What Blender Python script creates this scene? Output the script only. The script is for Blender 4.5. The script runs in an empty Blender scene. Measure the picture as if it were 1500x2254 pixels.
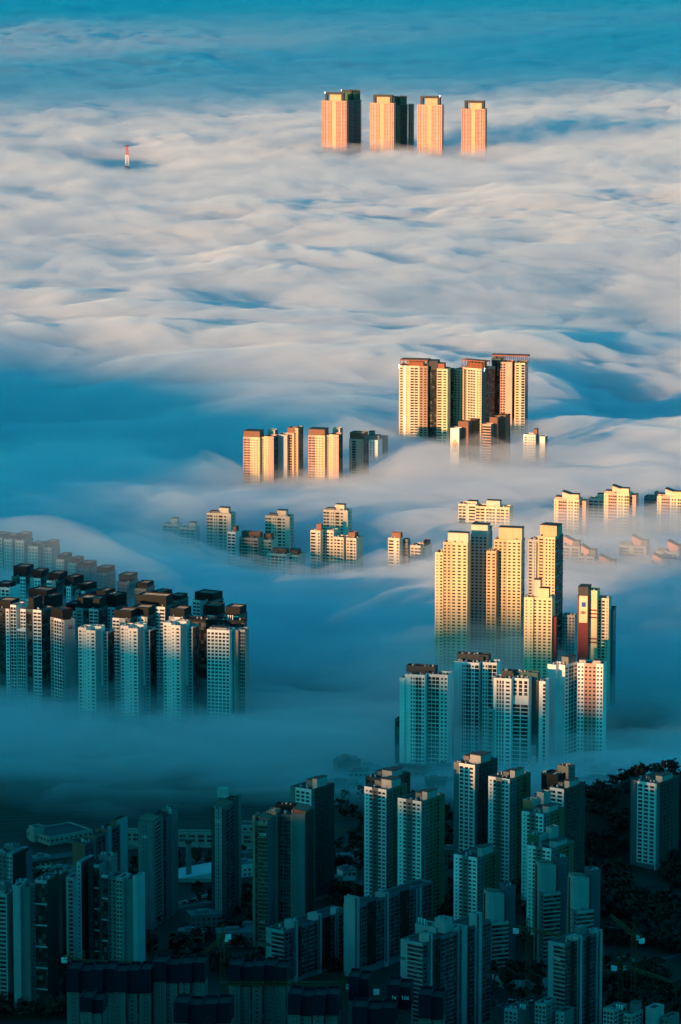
import bpy, bmesh, math, random
import numpy as np
from mathutils import Vector
S = bpy.context.scene
COL = S.collection
R = math.radians
# ------------------------------------------------------------------ camera
F_PX, W_PX, H_PX = 9000.0, 1500.0, 2254.0
CAM_H, TILT = 660.0, 9.3
cd = bpy.data.cameras.new('camera'); cam = bpy.data.objects.new('camera', cd); COL.objects.link(cam)
cam.location = (0, 0, CAM_H); cam.rotation_euler = (R(90 - TILT), 0, 0)
cd.sensor_fit = 'VERTICAL'; cd.sensor_height = 24.0; cd.lens = 24.0 * F_PX / H_PX
cd.clip_start = 1.0; cd.clip_end = 80000.0
S.camera = cam
# ------------------------------------------------------------------ sky
SUN_EL, SUN_AZ = R(6.0), R(38.0)          # azimuth: to the left of straight behind the camera
sd = Vector((-math.sin(SUN_AZ) * math.cos(SUN_EL), -math.cos(SUN_AZ) * math.cos(SUN_EL), math.sin(SUN_EL)))
wd = bpy.data.worlds.new('World'); S.world = wd; wd.use_nodes = True
nt = wd.node_tree; nt.nodes.clear()
sky = nt.nodes.new('ShaderNodeTexSky'); sky.sky_type = 'NISHITA'; sky.sun_disc = False
sky.sun_elevation = SUN_EL; sky.sun_rotation = math.atan2(sd.x, sd.y)
sky.altitude = 600
mx = nt.nodes.new('ShaderNodeMix'); mx.data_type = 'RGBA'; mx.blend_type = 'MULTIPLY'; mx.inputs[0].default_value = 1
mx.inputs[7].default_value = (0.012, 0.80, 0.98, 1)
bg = nt.nodes.new('ShaderNodeBackground'); bg.inputs[1].default_value = 0.15
wo = nt.nodes.new('ShaderNodeOutputWorld')
nt.links.new(sky.outputs[0], mx.inputs[6]); nt.links.new(mx.outputs[2], bg.inputs[0]); nt.links.new(bg.outputs[0], wo.inputs[0])
# ------------------------------------------------------------------ sun
sl = bpy.data.lights.new('sun', 'SUN'); sl.energy = 5.0; sl.angle = R(0.5); sl.color = (1.0, 0.485, 0.205)
so = bpy.data.objects.new('sun', sl); COL.objects.link(so); so.location = (-900, -1200, 900)
so.rotation_euler = sd.to_track_quat('Z', 'Y').to_euler()
S.view_settings.view_transform = 'Standard'; S.view_settings.look = 'None'; S.view_settings.exposure = 0.93; S.view_settings.gamma = 1.0
# ------------------------------------------------------------------ render settings
cy = S.cycles
cy.max_bounces = 10; cy.diffuse_bounces = 2; cy.glossy_bounces = 2; cy.transmission_bounces = 2; cy.volume_bounces = 10; cy.transparent_max_bounces = 8
cy.use_adaptive_sampling = True; cy.adaptive_threshold = 0.02; cy.use_denoising = True
cy.caustics_reflective = False; cy.caustics_refractive = False; cy.sample_clamp_indirect = 6.0

# ------------------------------------------------------------------ the photograph's frame as directions over the plain
def ground_at(u, v, z=0.0):
    """point of the plain (at height z) seen at pixel (u, v) of the 1500 x 2254 photograph"""
    t = R(TILT); a = (u - W_PX / 2) / F_PX; b = (v - H_PX / 2) / F_PX
    dy = math.cos(t) - b * math.sin(t); dz = -math.sin(t) - b * math.cos(t)
    k = (z - CAM_H) / dz
    return (a * k, dy * k, z)
def height_at(v, y):
    """height of a point at distance y along the view that shows in row v"""
    t = R(TILT); b = (v - H_PX / 2) / F_PX
    return CAM_H + y * (-math.sin(t) - b * math.cos(t)) / (math.cos(t) - b * math.sin(t))
def px_per_m(y, z=0.0):
    t = R(TILT)
    return F_PX / (y * math.cos(t) + (CAM_H - z) * math.sin(t))

# ------------------------------------------------------------------ noise
class Noise2:
    def __init__(s, seed):
        r = np.random.RandomState(seed); s.p = r.permutation(256); s.p = np.concatenate([s.p, s.p]); a = r.rand(256) * 2 * np.pi
        s.g = np.stack([np.cos(a), np.sin(a)], 1)
    def __call__(s, x, y):
        xi = np.floor(x).astype(int); yi = np.floor(y).astype(int); xf = x - xi; yf = y - yi
        xi &= 255; yi &= 255
        u = xf**3 * (xf * (xf * 6 - 15) + 10); v = yf**3 * (yf * (yf * 6 - 15) + 10)
        def d(i, j):
            g = s.g[s.p[s.p[(xi + i) & 255] + ((yi + j) & 255)]]
            return g[..., 0] * (xf - i) + g[..., 1] * (yf - j)
        a = d(0, 0) + u * (d(1, 0) - d(0, 0)); b = d(0, 1) + u * (d(1, 1) - d(0, 1))
        return (a + v * (b - a)) * 1.5
N1, N2, N3 = Noise2(3), Noise2(11), Noise2(29)
# ------------------------------------------------------------------ materials
MATS = {}
def new_mat(name):
    m = bpy.data.materials.new(name); m.use_nodes = True
    return m, m.node_tree, m.node_tree.nodes['Principled BSDF']
def paint(key):
    """painted concrete: base colour broken by large soft patches, rain streaks and a tint of its own for every building"""
    if key in MATS: return MATS[key]
    m, t, p = new_mat('paint_' + key); c = PAL[key]
    tc = t.nodes.new('ShaderNodeTexCoord'); oi = t.nodes.new('ShaderNodeObjectInfo')
    mp = t.nodes.new('ShaderNodeMapping'); mp.inputs['Scale'].default_value = (0.35, 0.35, 0.025); t.links.new(tc.outputs['Object'], mp.inputs[0])
    n1 = t.nodes.new('ShaderNodeTexNoise'); n1.inputs['Scale'].default_value = 1.0; n1.inputs['Detail'].default_value = 4; t.links.new(mp.outputs[0], n1.inputs[0])
    n2 = t.nodes.new('ShaderNodeTexNoise'); n2.inputs['Scale'].default_value = 0.09; n2.inputs['Detail'].default_value = 5; t.links.new(tc.outputs['Object'], n2.inputs[0])
    ad = t.nodes.new('ShaderNodeMath'); ad.operation = 'ADD'; t.links.new(n1.outputs[0], ad.inputs[0]); t.links.new(n2.outputs[0], ad.inputs[1])
    mr = t.nodes.new('ShaderNodeMapRange'); mr.inputs[1].default_value = .6; mr.inputs[2].default_value = 1.4; mr.inputs[3].default_value = .80; mr.inputs[4].default_value = 1.12
    t.links.new(ad.outputs[0], mr.inputs[0])
    rr = t.nodes.new('ShaderNodeMapRange'); rr.inputs[3].default_value = .93; rr.inputs[4].default_value = 1.06; t.links.new(oi.outputs['Random'], rr.inputs[0])
    mu = t.nodes.new('ShaderNodeMath'); mu.operation = 'MULTIPLY'; t.links.new(mr.outputs[0], mu.inputs[0]); t.links.new(rr.outputs[0], mu.inputs[1])
    vm = t.nodes.new('ShaderNodeVectorMath'); vm.operation = 'SCALE'; vm.inputs[0].default_value = c; t.links.new(mu.outputs[0], vm.inputs['Scale'])
    t.links.new(vm.outputs[0], p.inputs['Base Color']); p.inputs['Roughness'].default_value = .75; p.inputs['Specular IOR Level'].default_value = .25
    MATS[key] = m; return m
def glass():
    if 'GLASS' in MATS: return MATS['GLASS']
    m, t, p = new_mat('window_glass')
    tc = t.nodes.new('ShaderNodeTexCoord'); sn = t.nodes.new('ShaderNodeVectorMath'); sn.operation = 'SNAP'; sn.inputs[1].default_value = (2.1, 2.1, 2.7)
    t.links.new(tc.outputs['Object'], sn.inputs[0])
    wn = t.nodes.new('ShaderNodeTexWhiteNoise'); wn.noise_dimensions = '3D'; t.links.new(sn.outputs[0], wn.inputs[0])
    cr = t.nodes.new('ShaderNodeValToRGB'); e = cr.color_ramp.elements
    e[0].position = 0; e[0].color = (.010, .014, .017, 1); e[1].position = 1; e[1].color = (.13, .125, .11, 1)
    k = cr.color_ramp.elements.new(.55); k.color = (.022, .028, .032, 1); k = cr.color_ramp.elements.new(.82); k.color = (.06, .065, .065, 1)
    t.links.new(wn.outputs[0], cr.inputs[0]); t.links.new(cr.outputs[0], p.inputs['Base Color'])
    p.inputs['Roughness'].default_value = .2; p.inputs['Specular IOR Level'].default_value = .16
    MATS['GLASS'] = m; return m
def lamp_mat():
    if 'LAMP' in MATS: return MATS['LAMP']
    m, t, p = new_mat('warning_lamp'); p.inputs['Emission Color'].default_value = (1, .96, .9, 1); p.inputs['Emission Strength'].default_value = 6
    MATS['LAMP'] = m; return m
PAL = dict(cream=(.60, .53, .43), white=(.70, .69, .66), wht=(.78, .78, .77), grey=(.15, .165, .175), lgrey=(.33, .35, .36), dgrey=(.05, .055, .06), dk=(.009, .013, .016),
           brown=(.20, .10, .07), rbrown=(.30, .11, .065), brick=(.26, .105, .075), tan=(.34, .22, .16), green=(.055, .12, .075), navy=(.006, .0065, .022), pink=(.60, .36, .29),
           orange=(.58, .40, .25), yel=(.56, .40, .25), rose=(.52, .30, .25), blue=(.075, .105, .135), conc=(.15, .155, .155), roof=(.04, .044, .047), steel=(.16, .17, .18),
           red=(.45, .05, .04), sgn=(.03, .08, .45), crane=(.20, .07, .03), cgreen=(.02, .06, .03), beige=(.30, .28, .26), maroon=(.16, .035, .04), tent=(.42, .46, .5), teal=(.05, .12, .13), ivory=(.68, .555, .35))  # teal carries the shade of sunless sides and recesses in the wall colour
# ------------------------------------------------------------------ mesh helpers
class MB:
    def __init__(s): s.v = []; s.f = []; s.m = []
    def quad(s, a, b, c, d, m=0):
        k = len(s.v); s.v += [a, b, c, d]; s.f.append((k, k + 1, k + 2, k + 3)); s.m.append(m)
    def hexa(s, p, m=0, faces=(0, 1, 2, 3, 4, 5)):
        """p: four lower corners, then four upper corners in the same order"""
        k = len(s.v); s.v += p
        F = [(0, 1, 5, 4), (1, 2, 6, 5), (2, 3, 7, 6), (3, 0, 4, 7), (4, 5, 6, 7), (3, 2, 1, 0)]
        for i in faces: s.f.append(tuple(k + j for j in F[i])); s.m.append(m)
    def box(s, x0, x1, y0, y1, z0, z1, m=0, faces=(0, 1, 2, 3, 4, 5)):
        s.hexa([(x0, y0, z0), (x1, y0, z0), (x1, y1, z0), (x0, y1, z0), (x0, y0, z1), (x1, y0, z1), (x1, y1, z1), (x0, y1, z1)], m, faces)
    def bar(s, a, b, w, m=0):
        a, b = Vector(a), Vector(b); d = (b - a).normalized(); up = Vector((0, 0, 1)) if abs(d.z) < .9 else Vector((1, 0, 0))
        e = d.cross(up).normalized() * w / 2; g = d.cross(e).normalized() * w / 2
        s.hexa([tuple(a + e + g), tuple(a - e + g), tuple(a - e - g), tuple(a + e - g), tuple(b + e + g), tuple(b - e + g), tuple(b - e - g), tuple(b + e - g)], m)
    def tube(s, x, y, z0, z1, r0, r1, m=0, n=10):
        k = len(s.v)
        for z, r in ((z0, r0), (z1, r1)):
            s.v += [(x + r * math.cos(2 * math.pi * i / n), y + r * math.sin(2 * math.pi * i / n), z) for i in range(n)]
        for i in range(n):
            j = (i + 1) % n; s.f.append((k + i, k + j, k + n + j, k + n + i)); s.m.append(m)
        s.f.append(tuple(k + n + i for i in range(n))); s.m.append(m)
    def build(s, name, mats, parent=None):
        me = bpy.data.meshes.new(name); me.from_pydata([tuple(map(float, p)) for p in s.v], [], s.f)
        for m in (mats if isinstance(mats, (list, tuple)) else [mats]): me.materials.append(paint(m) if isinstance(m, str) else m)
        me.polygons.foreach_set('material_index', s.m); me.update()
        o = bpy.data.objects.new(name, me); COL.objects.link(o)
        if parent: o.parent = parent
        return o
def tag(o, label, cat, group=None):
    o['label'] = label; o['category'] = cat
    if group: o['group'] = group
    return o
def struct(o, kind='structure'):
    o['kind'] = kind; return o
def empty(name, loc, rz=0.0):
    o = bpy.data.objects.new(name, None); COL.objects.link(o); o.location = loc; o.rotation_euler = (0, 0, rz); o.empty_display_size = 5
    return o
def lettering(txt, size, loc, rot, colour, parent, name='number_sign'):
    c = bpy.data.curves.new(name, 'FONT'); c.body = txt; c.size = size; c.align_x = 'CENTER'; c.align_y = 'CENTER'; c.extrude = .08
    f = bpy.data.objects.new(name, c); me = bpy.data.meshes.new_from_object(f); bpy.data.objects.remove(f); bpy.data.curves.remove(c)
    me.materials.clear(); me.materials.append(paint(colour))
    o = bpy.data.objects.new(name, me); COL.objects.link(o); o.location = loc; o.rotation_euler = rot; o.parent = parent
    return o
# ------------------------------------------------------------------ facades
import re
TOK = re.compile(r'([a-z])([\d.]+)(?:x(\d+))?(?::(\w+))?$')
KIND = {'w': (.56, .50), 's': (.34, .36), 'g': (.84, .58), 'l': (.88, .80), 'n': (1.0, .70), 'v': (.62, .80), 'd': (1.0, .97), 'p': (.72, .62)}
def facade(P, width, zb, zt, spec, col, fh, parent, band=0):
    toks = [TOK.match(t).groups() for t in spec.split()]
    tot = sum(float(t[1]) for t in toks); a = 0.0
    for k, wt, nx, c in toks:
        w = float(wt) / tot * width; a0, a1 = a, a + w; a += w
        frame = c or col
        def bx(mb, p0, p1, z0, z1, o1, m):
            mb.hexa([P(p0, z0, o1), P(p1, z0, o1), P(p1, z0, 0), P(p0, z0, 0), P(p0, z1, o1), P(p1, z1, o1), P(p1, z1, 0), P(p0, z1, 0)], m, (0, 1, 3, 4, 5))
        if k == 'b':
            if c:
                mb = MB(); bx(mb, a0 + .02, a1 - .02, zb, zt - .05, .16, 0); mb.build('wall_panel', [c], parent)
            continue
        wf, hf = KIND[k]; n = int(nx or 1); mb = MB(); top = zt - 1.5
        nf = max(1, int((top - zb - 2.0) / fh)); zs = top - nf * fh
        mb.quad(P(a0, zs, .04), P(a1, zs, .04), P(a1, top, .04), P(a0, top, .04), 1)
        sp = (1 - hf) * fh
        for i in range(nf + 1):
            z = top - i * fh; h = sp
            if band and i % band == 0 and k in 'dlnv': h = max(sp, .9)
            z1 = z + h / 2; z0 = z - h / 2
            if i == 0: z1 = zt - .1
            if i == nf: z0 = z - .3
            if k == 'd' and not (band and i % band == 0) and 0 < i < nf: continue
            bx(mb, a0, a1, z0, z1, .42 if k == 'n' else .30, 0)
        if wf < .99:
            cw = w / n; pw = cw * (1 - wf)
            for j in range(n + 1):
                p = a0 + j * cw
                q0, q1 = (p - pw / 2, p + pw / 2)
                if j == 0: q0 = a0 - .01
                if j == n: q1 = a1 + .01
                bx(mb, q0, q1, zs - .32, zt - .12, .33, 0)
        mb.build('window_bay', [frame, glass()], parent)
def tower(label, vb, blocks, a=18, left=0, fh=9.0, c='grey', group=None, name='apartment_tower', cat='apartment tower', signs=(), lamps=(), base=None):
    """a tower block over the pixel columns it fills; every block is (u0, uc, u1, v_top, front, side, options); uc is its nearest corner"""
    al = R(a); ca, sa = math.cos(al), math.sin(al); sg = 1 if left else -1
    uc0 = blocks[0][1]; x0, y0, _ = ground_at(uc0, vb)
    zr = 60.0
    def xw(u, y): return (u - W_PX / 2) / F_PX * (y * math.cos(R(TILT)) + (CAM_H - zr) * math.sin(R(TILT)))
    x0 = xw(uc0, y0); s = px_per_m(y0, zr); FH = fh / s
    root = empty(name, (x0, y0, 0), sg * al); tag(root, label, cat, group)
    for bi, b in enumerate(blocks):
        u0, uc, u1, vt, front, side = b[:6]; op = b[6] if len(b) > 6 else {}
        col = op.get('c', c); yb = y0 + op.get('dy', 0); xb = xw(uc, yb)
        dx, dy = xb - x0, yb - y0
        lx, ly = dx * ca + sg * dy * sa, -sg * dx * sa + dy * ca
        sb = px_per_m(yb, zr); zt = height_at(vt, yb); zb = op.get('zb', 0.0)
        if 'vb' in op: zb = height_at(op['vb'], yb)
        fw, sw = ((u1 - uc), (uc - u0)) if left else ((uc - u0), (u1 - uc))
        Wd = fw / sb / ca; Dp = op.get('d') or (sw / sb / sa if sw > 1.2 and sa > .02 else 15.0)
        X0, X1 = (lx, lx + Wd) if left else (lx - Wd, lx)
        Y0, Y1 = ly, ly + Dp
        mb = MB(); t = min(.35, Wd / 6); ph = min(1.1, (zt - zb) * .2)
        o4 = [(X0, Y0), (X1, Y0), (X1, Y1), (X0, Y1)]; i4 = [(X0 + t, Y0 + t), (X1 - t, Y0 + t), (X1 - t, Y1 - t), (X0 + t, Y1 - t)]
        for i in range(4):
            j = (i + 1) % 4
            mb.quad((*o4[i], zb), (*o4[j], zb), (*o4[j], zt), (*o4[i], zt)); mb.quad((*o4[i], zt), (*o4[j], zt), (*i4[j], zt), (*i4[i], zt))
            mb.quad((*i4[j], zt - ph), (*i4[i], zt - ph), (*i4[i], zt), (*i4[j], zt))
        mb.quad(*[(*q, zt - ph) for q in i4], 1)
        if zb > 0: mb.quad(*[(*q, zb) for q in o4[::-1]])
        wing = mb.build(op.get('part', 'wing'), [col, op.get('rc', 'roof')], root)
        if front: facade(lambda p, z, o, X0=X0, Y0=Y0: (X0 + p, Y0 - o, z), Wd, zb, zt, front, col, FH, wing, op.get('band', 0))
        if side and left: facade(lambda p, z, o, X0=X0, Y1=Y1: (X0 - o, Y1 - p, z), Dp, zb, zt, side, op.get('sc', col), FH, wing, op.get('band', 0))
        elif side: facade(lambda p, z, o, X1=X1, Y0=Y0: (X1 + o, Y0 + p, z), Dp, zb, zt, side, op.get('sc', col), FH, wing, op.get('band', 0))
        for it in op.get('top', ()):
            kind, ua, ub, va, rc = it[:5]; f0, f1 = it[5:7] if len(it) > 6 else (.15, .85)
            ya, yc = Y0 + f0 * Dp, Y0 + f1 * Dp; ym = ya - ly
            xa = lx + ((ua - uc) / sb - (-sg) * ym * sa) / ca; xc = lx + ((ub - uc) / sb - (-sg) * ym * sa) / ca
            if kind != 'pipes' and kind != 'perg': xa, xc = max(min(xa, X1 - 2), X0 + .15), min(max(xc, X0 + 2), X1 - .15)
            z1 = height_at(va, yb + ym * ca); z0 = zt - ph
            if z1 < z0 + 1: z1 = z0 + 2.5
            m2 = MB()
            if kind == 'box':
                m2.box(xa, xc, ya, yc, z0, z1); m2.box(xa - .25, xc + .25, ya - .25, yc + .25, z1, z1 + .35, 1); m2.build('penthouse', [rc, 'roof'], root)
            elif kind == 'slope':
                h = (z1 - z0) * .45
                m2.hexa([(xa, ya, z0), (xc, ya, z0), (xc, yc, z0), (xa, yc, z0), (xa, ya, z1), (xc, ya, z1 - h), (xc, yc, z1 - h), (xa, yc, z1)])
                m2.hexa([(xa - .5, ya - .5, z1 + .02), (xc + .5, ya - .5, z1 - h + .02), (xc + .5, yc + .5, z1 - h + .02), (xa - .5, yc + .5, z1 + .02),
                         (xa - .5, ya - .5, z1 + .5), (xc + .5, ya - .5, z1 - h + .5), (xc + .5, yc + .5, z1 - h + .5), (xa - .5, yc + .5, z1 + .5)], 1)
                m2.build('sloped_penthouse', [rc, 'brown'], root)
            elif kind == 'frame':
                w = max(1.2, (xc - xa) * .13)
                for yy in (ya, yc):
                    m2.box(xa, xa + w, yy - .6, yy + .6, z0, z1 - w * .8); m2.box(xc - w, xc, yy - .6, yy + .6, z0, z1 - w * .8); m2.box(xa - .1, xc + .1, yy - .7, yy + .7, z1 - w * .8, z1)
                m2.build('roof_frame', [rc], root)
            elif kind == 'perg':
                m2.box(xa, xc, ya, yc, z1 - 1.0, z1, 0)
                nn = max(3, int((xc - xa) / 4))
                for q in range(nn + 1):
                    xx = xa + .6 + (xc - xa - 1.2) * q / nn
                    for yy in (ya + .6, yc - .6): m2.box(xx - .25, xx + .25, yy - .25, yy + .25, z0, z1 - 1.0, 1)
                    if q < nn:
                        x2 = xa + .6 + (xc - xa - 1.2) * (q + 1) / nn; m2.bar((xx, ya + .6, z0), (x2, ya + .6, z1 - 1.0), .3, 1)
                m2.build('pergola', [rc, 'brown'], root)
            elif kind == 'crown':            # dark screen round the plant on the roof, open on top, with rails
                tt = .5
                m2.box(xa, xc, ya, ya + tt, z0, z1); m2.box(xa, xc, yc - tt, yc, z0, z1); m2.box(xa, xa + tt, ya + tt, yc - tt, z0, z1 - .01); m2.box(xc - tt, xc, ya + tt, yc - tt, z0, z1 - .01)
                m2.box(xa + tt, xc - tt, ya + tt, yc - tt, z1 - 1.2, z1 - .9, 1)
                n_ = 3
                for q in range(n_): 
                    yy = ya + (yc - ya) * (q + .7) / (n_ + .4); m2.box(xa + tt, xc - tt, yy, yy + .35, z1 - .88, z1 - .55, 2)
                m2.build('roof_screen', [rc, 'roof', 'lgrey'], root)
            elif kind == 'pipes':
                m2 = MB(); n_ = 3
                for q in range(n_):
                    xx = xa + (xc - xa) * (q + .5) / n_
                    mv = MB(); mv.tube(xx, (ya + yc) / 2, z0, z1, .42, .42, 0, 8); mv.tube(xx, (ya + yc) / 2, z1, z1 + .5, .62, .62, 0, 8); mv.build('vent_pipe', ['white'], root)
            elif kind == 'mast':
                m2.tube((xa + xc) / 2, (ya + yc) / 2, z0, z1, .18, .08, 0, 6); m2.build('lightning_rod', ['steel'], root)
        if op.get('vents', 1) and fh > 6.5 and Wd > 6:
            rnd = random.Random(int(u0 * 7 + vt))
            for _ in range(3 + int(Wd / 8)):
                xx = rnd.uniform(X0 + 1, X1 - 1); yy = rnd.uniform(Y0 + .8, Y0 + Dp * .5); h = rnd.uniform(1.3, 2.4); w = rnd.uniform(.5, 1.3)
                m3 = MB(); m3.box(xx - w / 2, xx + w / 2, yy - .5, yy + .5, zt - ph, zt - ph + h); m3.build('roof_unit', ['lgrey'], root)
    for (txt, u, v, size, colour, dy) in signs:
        yy = y0 + dy; zz = height_at(v, yy); px = (u - uc0) / s / ca
        lettering(txt, size / s * 1.35, (px, dy / ca - .62, zz), (R(90), 0, 0), colour, root)
    for (u, v, dy) in lamps:
        yy = y0 + dy; zz = height_at(v, yy); dxw = xw(u, yy) - x0
        m4 = MB(); m4.tube(0, 0, -.5, .5, .55, .45, 0, 8); m4.tube(0, 0, -3.0, -.5, .12, .12, 0, 6)
        l = m4.build('warning_light', [lamp_mat()], root); l.location = (dxw * ca + sg * dy * sa, -sg * dxw * sa + dy * ca, zz)
    return root
# ------------------------------------------------------------------ far cluster
G = 'far towers standing out of the cloud'
def far(label, u0, u1, vt, cr, yel, **k):
    tower(label, 398, [(u0, u1 - 5, u1, vt, f'w1x2 b.25 w1x3 b.8:{yel} w1x3 b.25 w1x2', 'w1x2', dict(c=k.get('c', 'rose'), d=16, top=[('frame', cr[0], cr[1], cr[2], 'dgrey', .3, .8), ('box', cr[3], cr[4], cr[5], 'yel', .4, .7)]))],
          a=14, fh=3.0, group=G, lamps=k.get('lamps', ()))
far('far pink tower with yellow stripe, leftmost of the far cluster above the cloud', 709, 768, 222, (716, 757, 204, 727, 756, 208), 'yel', c='rose', lamps=[(716, 203, 4)])
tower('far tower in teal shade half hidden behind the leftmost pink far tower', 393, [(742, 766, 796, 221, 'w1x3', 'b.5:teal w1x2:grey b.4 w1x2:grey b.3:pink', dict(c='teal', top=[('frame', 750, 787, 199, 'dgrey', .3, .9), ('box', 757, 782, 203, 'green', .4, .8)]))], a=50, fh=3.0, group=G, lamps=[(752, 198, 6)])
far('far salmon tower with a drift of mist crossing its lower right side', 815, 872, 227, (822, 864, 209, 830, 859, 213), 'yel', c='pink')
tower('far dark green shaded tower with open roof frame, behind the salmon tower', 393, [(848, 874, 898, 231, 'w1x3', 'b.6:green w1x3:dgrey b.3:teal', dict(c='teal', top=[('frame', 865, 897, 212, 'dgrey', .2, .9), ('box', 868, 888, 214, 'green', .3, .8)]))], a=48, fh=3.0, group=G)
tower('narrow far pink tower peeping out right of the dark green shaded one', 390, [(899, 910, 912, 229, 'w1x2', '', dict(c='rose'))], a=14, fh=3.0, group=G)
far('far salmon tower standing alone, second from the right in the far cluster', 919, 978, 231, (926, 969, 212, 937, 965, 217), 'yel', c='pink', lamps=[(968, 211, 4)])
far('far pinkish tower with dark window rows, rightmost of the far cluster', 1016, 1073, 240, (1023, 1066, 222, 1036, 1062, 227), 'yel', c='rose')
# ------------------------------------------------------------------ tall cluster in the middle
G = 'tall sunlit towers rising from the cloud'
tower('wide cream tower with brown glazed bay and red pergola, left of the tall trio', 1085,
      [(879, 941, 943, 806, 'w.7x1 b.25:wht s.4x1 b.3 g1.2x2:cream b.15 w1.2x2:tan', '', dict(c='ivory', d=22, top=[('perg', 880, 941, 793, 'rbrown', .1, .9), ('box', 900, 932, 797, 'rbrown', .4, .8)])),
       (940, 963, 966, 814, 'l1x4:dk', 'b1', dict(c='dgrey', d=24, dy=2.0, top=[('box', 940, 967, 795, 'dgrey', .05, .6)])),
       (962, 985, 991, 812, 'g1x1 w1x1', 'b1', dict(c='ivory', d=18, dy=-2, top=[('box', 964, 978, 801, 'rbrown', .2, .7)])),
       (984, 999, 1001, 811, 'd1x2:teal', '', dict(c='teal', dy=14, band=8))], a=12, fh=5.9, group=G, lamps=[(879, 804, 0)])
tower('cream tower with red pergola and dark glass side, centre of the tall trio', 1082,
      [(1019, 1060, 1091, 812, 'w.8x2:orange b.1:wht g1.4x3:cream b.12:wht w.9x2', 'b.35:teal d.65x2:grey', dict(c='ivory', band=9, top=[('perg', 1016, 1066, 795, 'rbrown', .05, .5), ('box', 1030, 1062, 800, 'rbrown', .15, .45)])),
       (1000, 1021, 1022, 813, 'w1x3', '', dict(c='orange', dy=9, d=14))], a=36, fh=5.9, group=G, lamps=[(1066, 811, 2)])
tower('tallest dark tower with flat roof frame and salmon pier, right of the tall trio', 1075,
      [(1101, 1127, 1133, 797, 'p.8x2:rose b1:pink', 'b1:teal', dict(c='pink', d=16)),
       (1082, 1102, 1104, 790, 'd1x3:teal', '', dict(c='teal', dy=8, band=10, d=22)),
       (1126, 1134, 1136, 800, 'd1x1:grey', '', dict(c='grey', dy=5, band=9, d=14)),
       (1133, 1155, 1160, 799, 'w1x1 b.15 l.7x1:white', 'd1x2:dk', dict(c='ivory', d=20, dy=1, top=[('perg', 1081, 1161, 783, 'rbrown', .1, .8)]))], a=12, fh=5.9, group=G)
G = 'lower slabs in front of the tall trio'
tower('slim white-fronted tower with orange emblem, below the centre of the tall trio', 1142,
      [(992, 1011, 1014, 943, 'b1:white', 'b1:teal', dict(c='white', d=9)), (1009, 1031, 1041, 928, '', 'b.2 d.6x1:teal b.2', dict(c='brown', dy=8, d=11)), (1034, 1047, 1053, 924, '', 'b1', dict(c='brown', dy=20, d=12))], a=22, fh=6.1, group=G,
      signs=[('\u2666', 1002, 978, 15, 'orange', 0), ('101', 1002, 992, 7, 'rose', 0)])
tower('slim peach-fronted tower in front of the tallest dark tower', 1140,
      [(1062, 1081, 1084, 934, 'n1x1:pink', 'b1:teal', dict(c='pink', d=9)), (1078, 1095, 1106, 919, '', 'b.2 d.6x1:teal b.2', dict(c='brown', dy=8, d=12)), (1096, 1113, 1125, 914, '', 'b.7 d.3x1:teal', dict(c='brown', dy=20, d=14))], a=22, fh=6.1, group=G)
tower('small white-windowed tower with brown penthouse, right of the tall trio', 1135,
      [(1153, 1179, 1187, 957, 'w1x1 w1x2 w.7x1', 'b1:teal', dict(c='white', d=12, top=[('box', 1175, 1199, 945, 'brown', .5, .95)])), (1188, 1200, 1204, 961, 'b1:white', 'b1:teal', dict(c='white', dy=4, d=9))], a=18, fh=6.0, group=G,
      signs=[('\u2666', 1194, 1000, 11, 'orange', 3.5)])
# ------------------------------------------------------------------ pairs left of the tall cluster
G = 'sunlit blocks left of the tall trio'
def pair(label, o, dv, vb, **k):
    tower(label, vb, [(536 + o, 572 + o, 573 + o, 963 + dv, 'g.8x2:rose w.9x3:ivory b.1', '', dict(c='ivory', d=16, top=[('box', 537 + o, 591 + o, 950 + dv, 'brown', .05, .9)], band=3)),
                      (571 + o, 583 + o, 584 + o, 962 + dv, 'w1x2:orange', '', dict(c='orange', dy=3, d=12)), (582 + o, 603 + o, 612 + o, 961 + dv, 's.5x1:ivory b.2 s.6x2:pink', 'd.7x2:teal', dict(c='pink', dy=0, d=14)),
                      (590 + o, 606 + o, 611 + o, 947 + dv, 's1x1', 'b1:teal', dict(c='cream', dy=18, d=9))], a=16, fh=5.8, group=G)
pair('sunlit block with brown crown and orange bays, leftmost above the cloud', 0, 0, 1168)
pair('sunlit block with brown crown, right of the grey and orange gabled block', 143, -4, 1170)
tower('block with blank grey gable and bright orange stair bay', 1164,
      [(612, 633, 634, 957, '', '', dict(c='lgrey', d=12)), (632, 648, 649, 953, 'b.4:pink n.7x1:rose b.4:orange', '', dict(c='orange', dy=2, d=14, top=[('crown', 618, 650, 942, 'brown', .1, .9)])), (647, 657, 666, 942, 's1x1', 'd1x2:teal', dict(c='orange', dy=3, d=14))], a=20, fh=5.8, group=G)
tower('pale pink block with dark slatted crown, right end of the sunlit blocks', 1158,
      [(769, 800, 809, 967, 'b.4 n.5x1:lgrey b.6:pink s.4x1', 'd1x2:teal', dict(c='pink', d=16, top=[('crown', 769, 808, 953, 'brown', .1, .9)]))], a=20, fh=5.8, group=G)
tower('low grey block sinking in cloud behind the pale pink block', 1128,
      [(807, 832, 838, 969, 'w1x3 b.3', 'b1', dict(c='white', d=14, top=[('box', 806, 840, 959, 'grey', .3, .8), ('box', 808, 822, 951, 'grey', .5, .9)])), (834, 846, 853, 962, 'w1x1', 'b1', dict(c='grey', dy=14, d=12))], a=20, fh=5.8, group=G)
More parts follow.
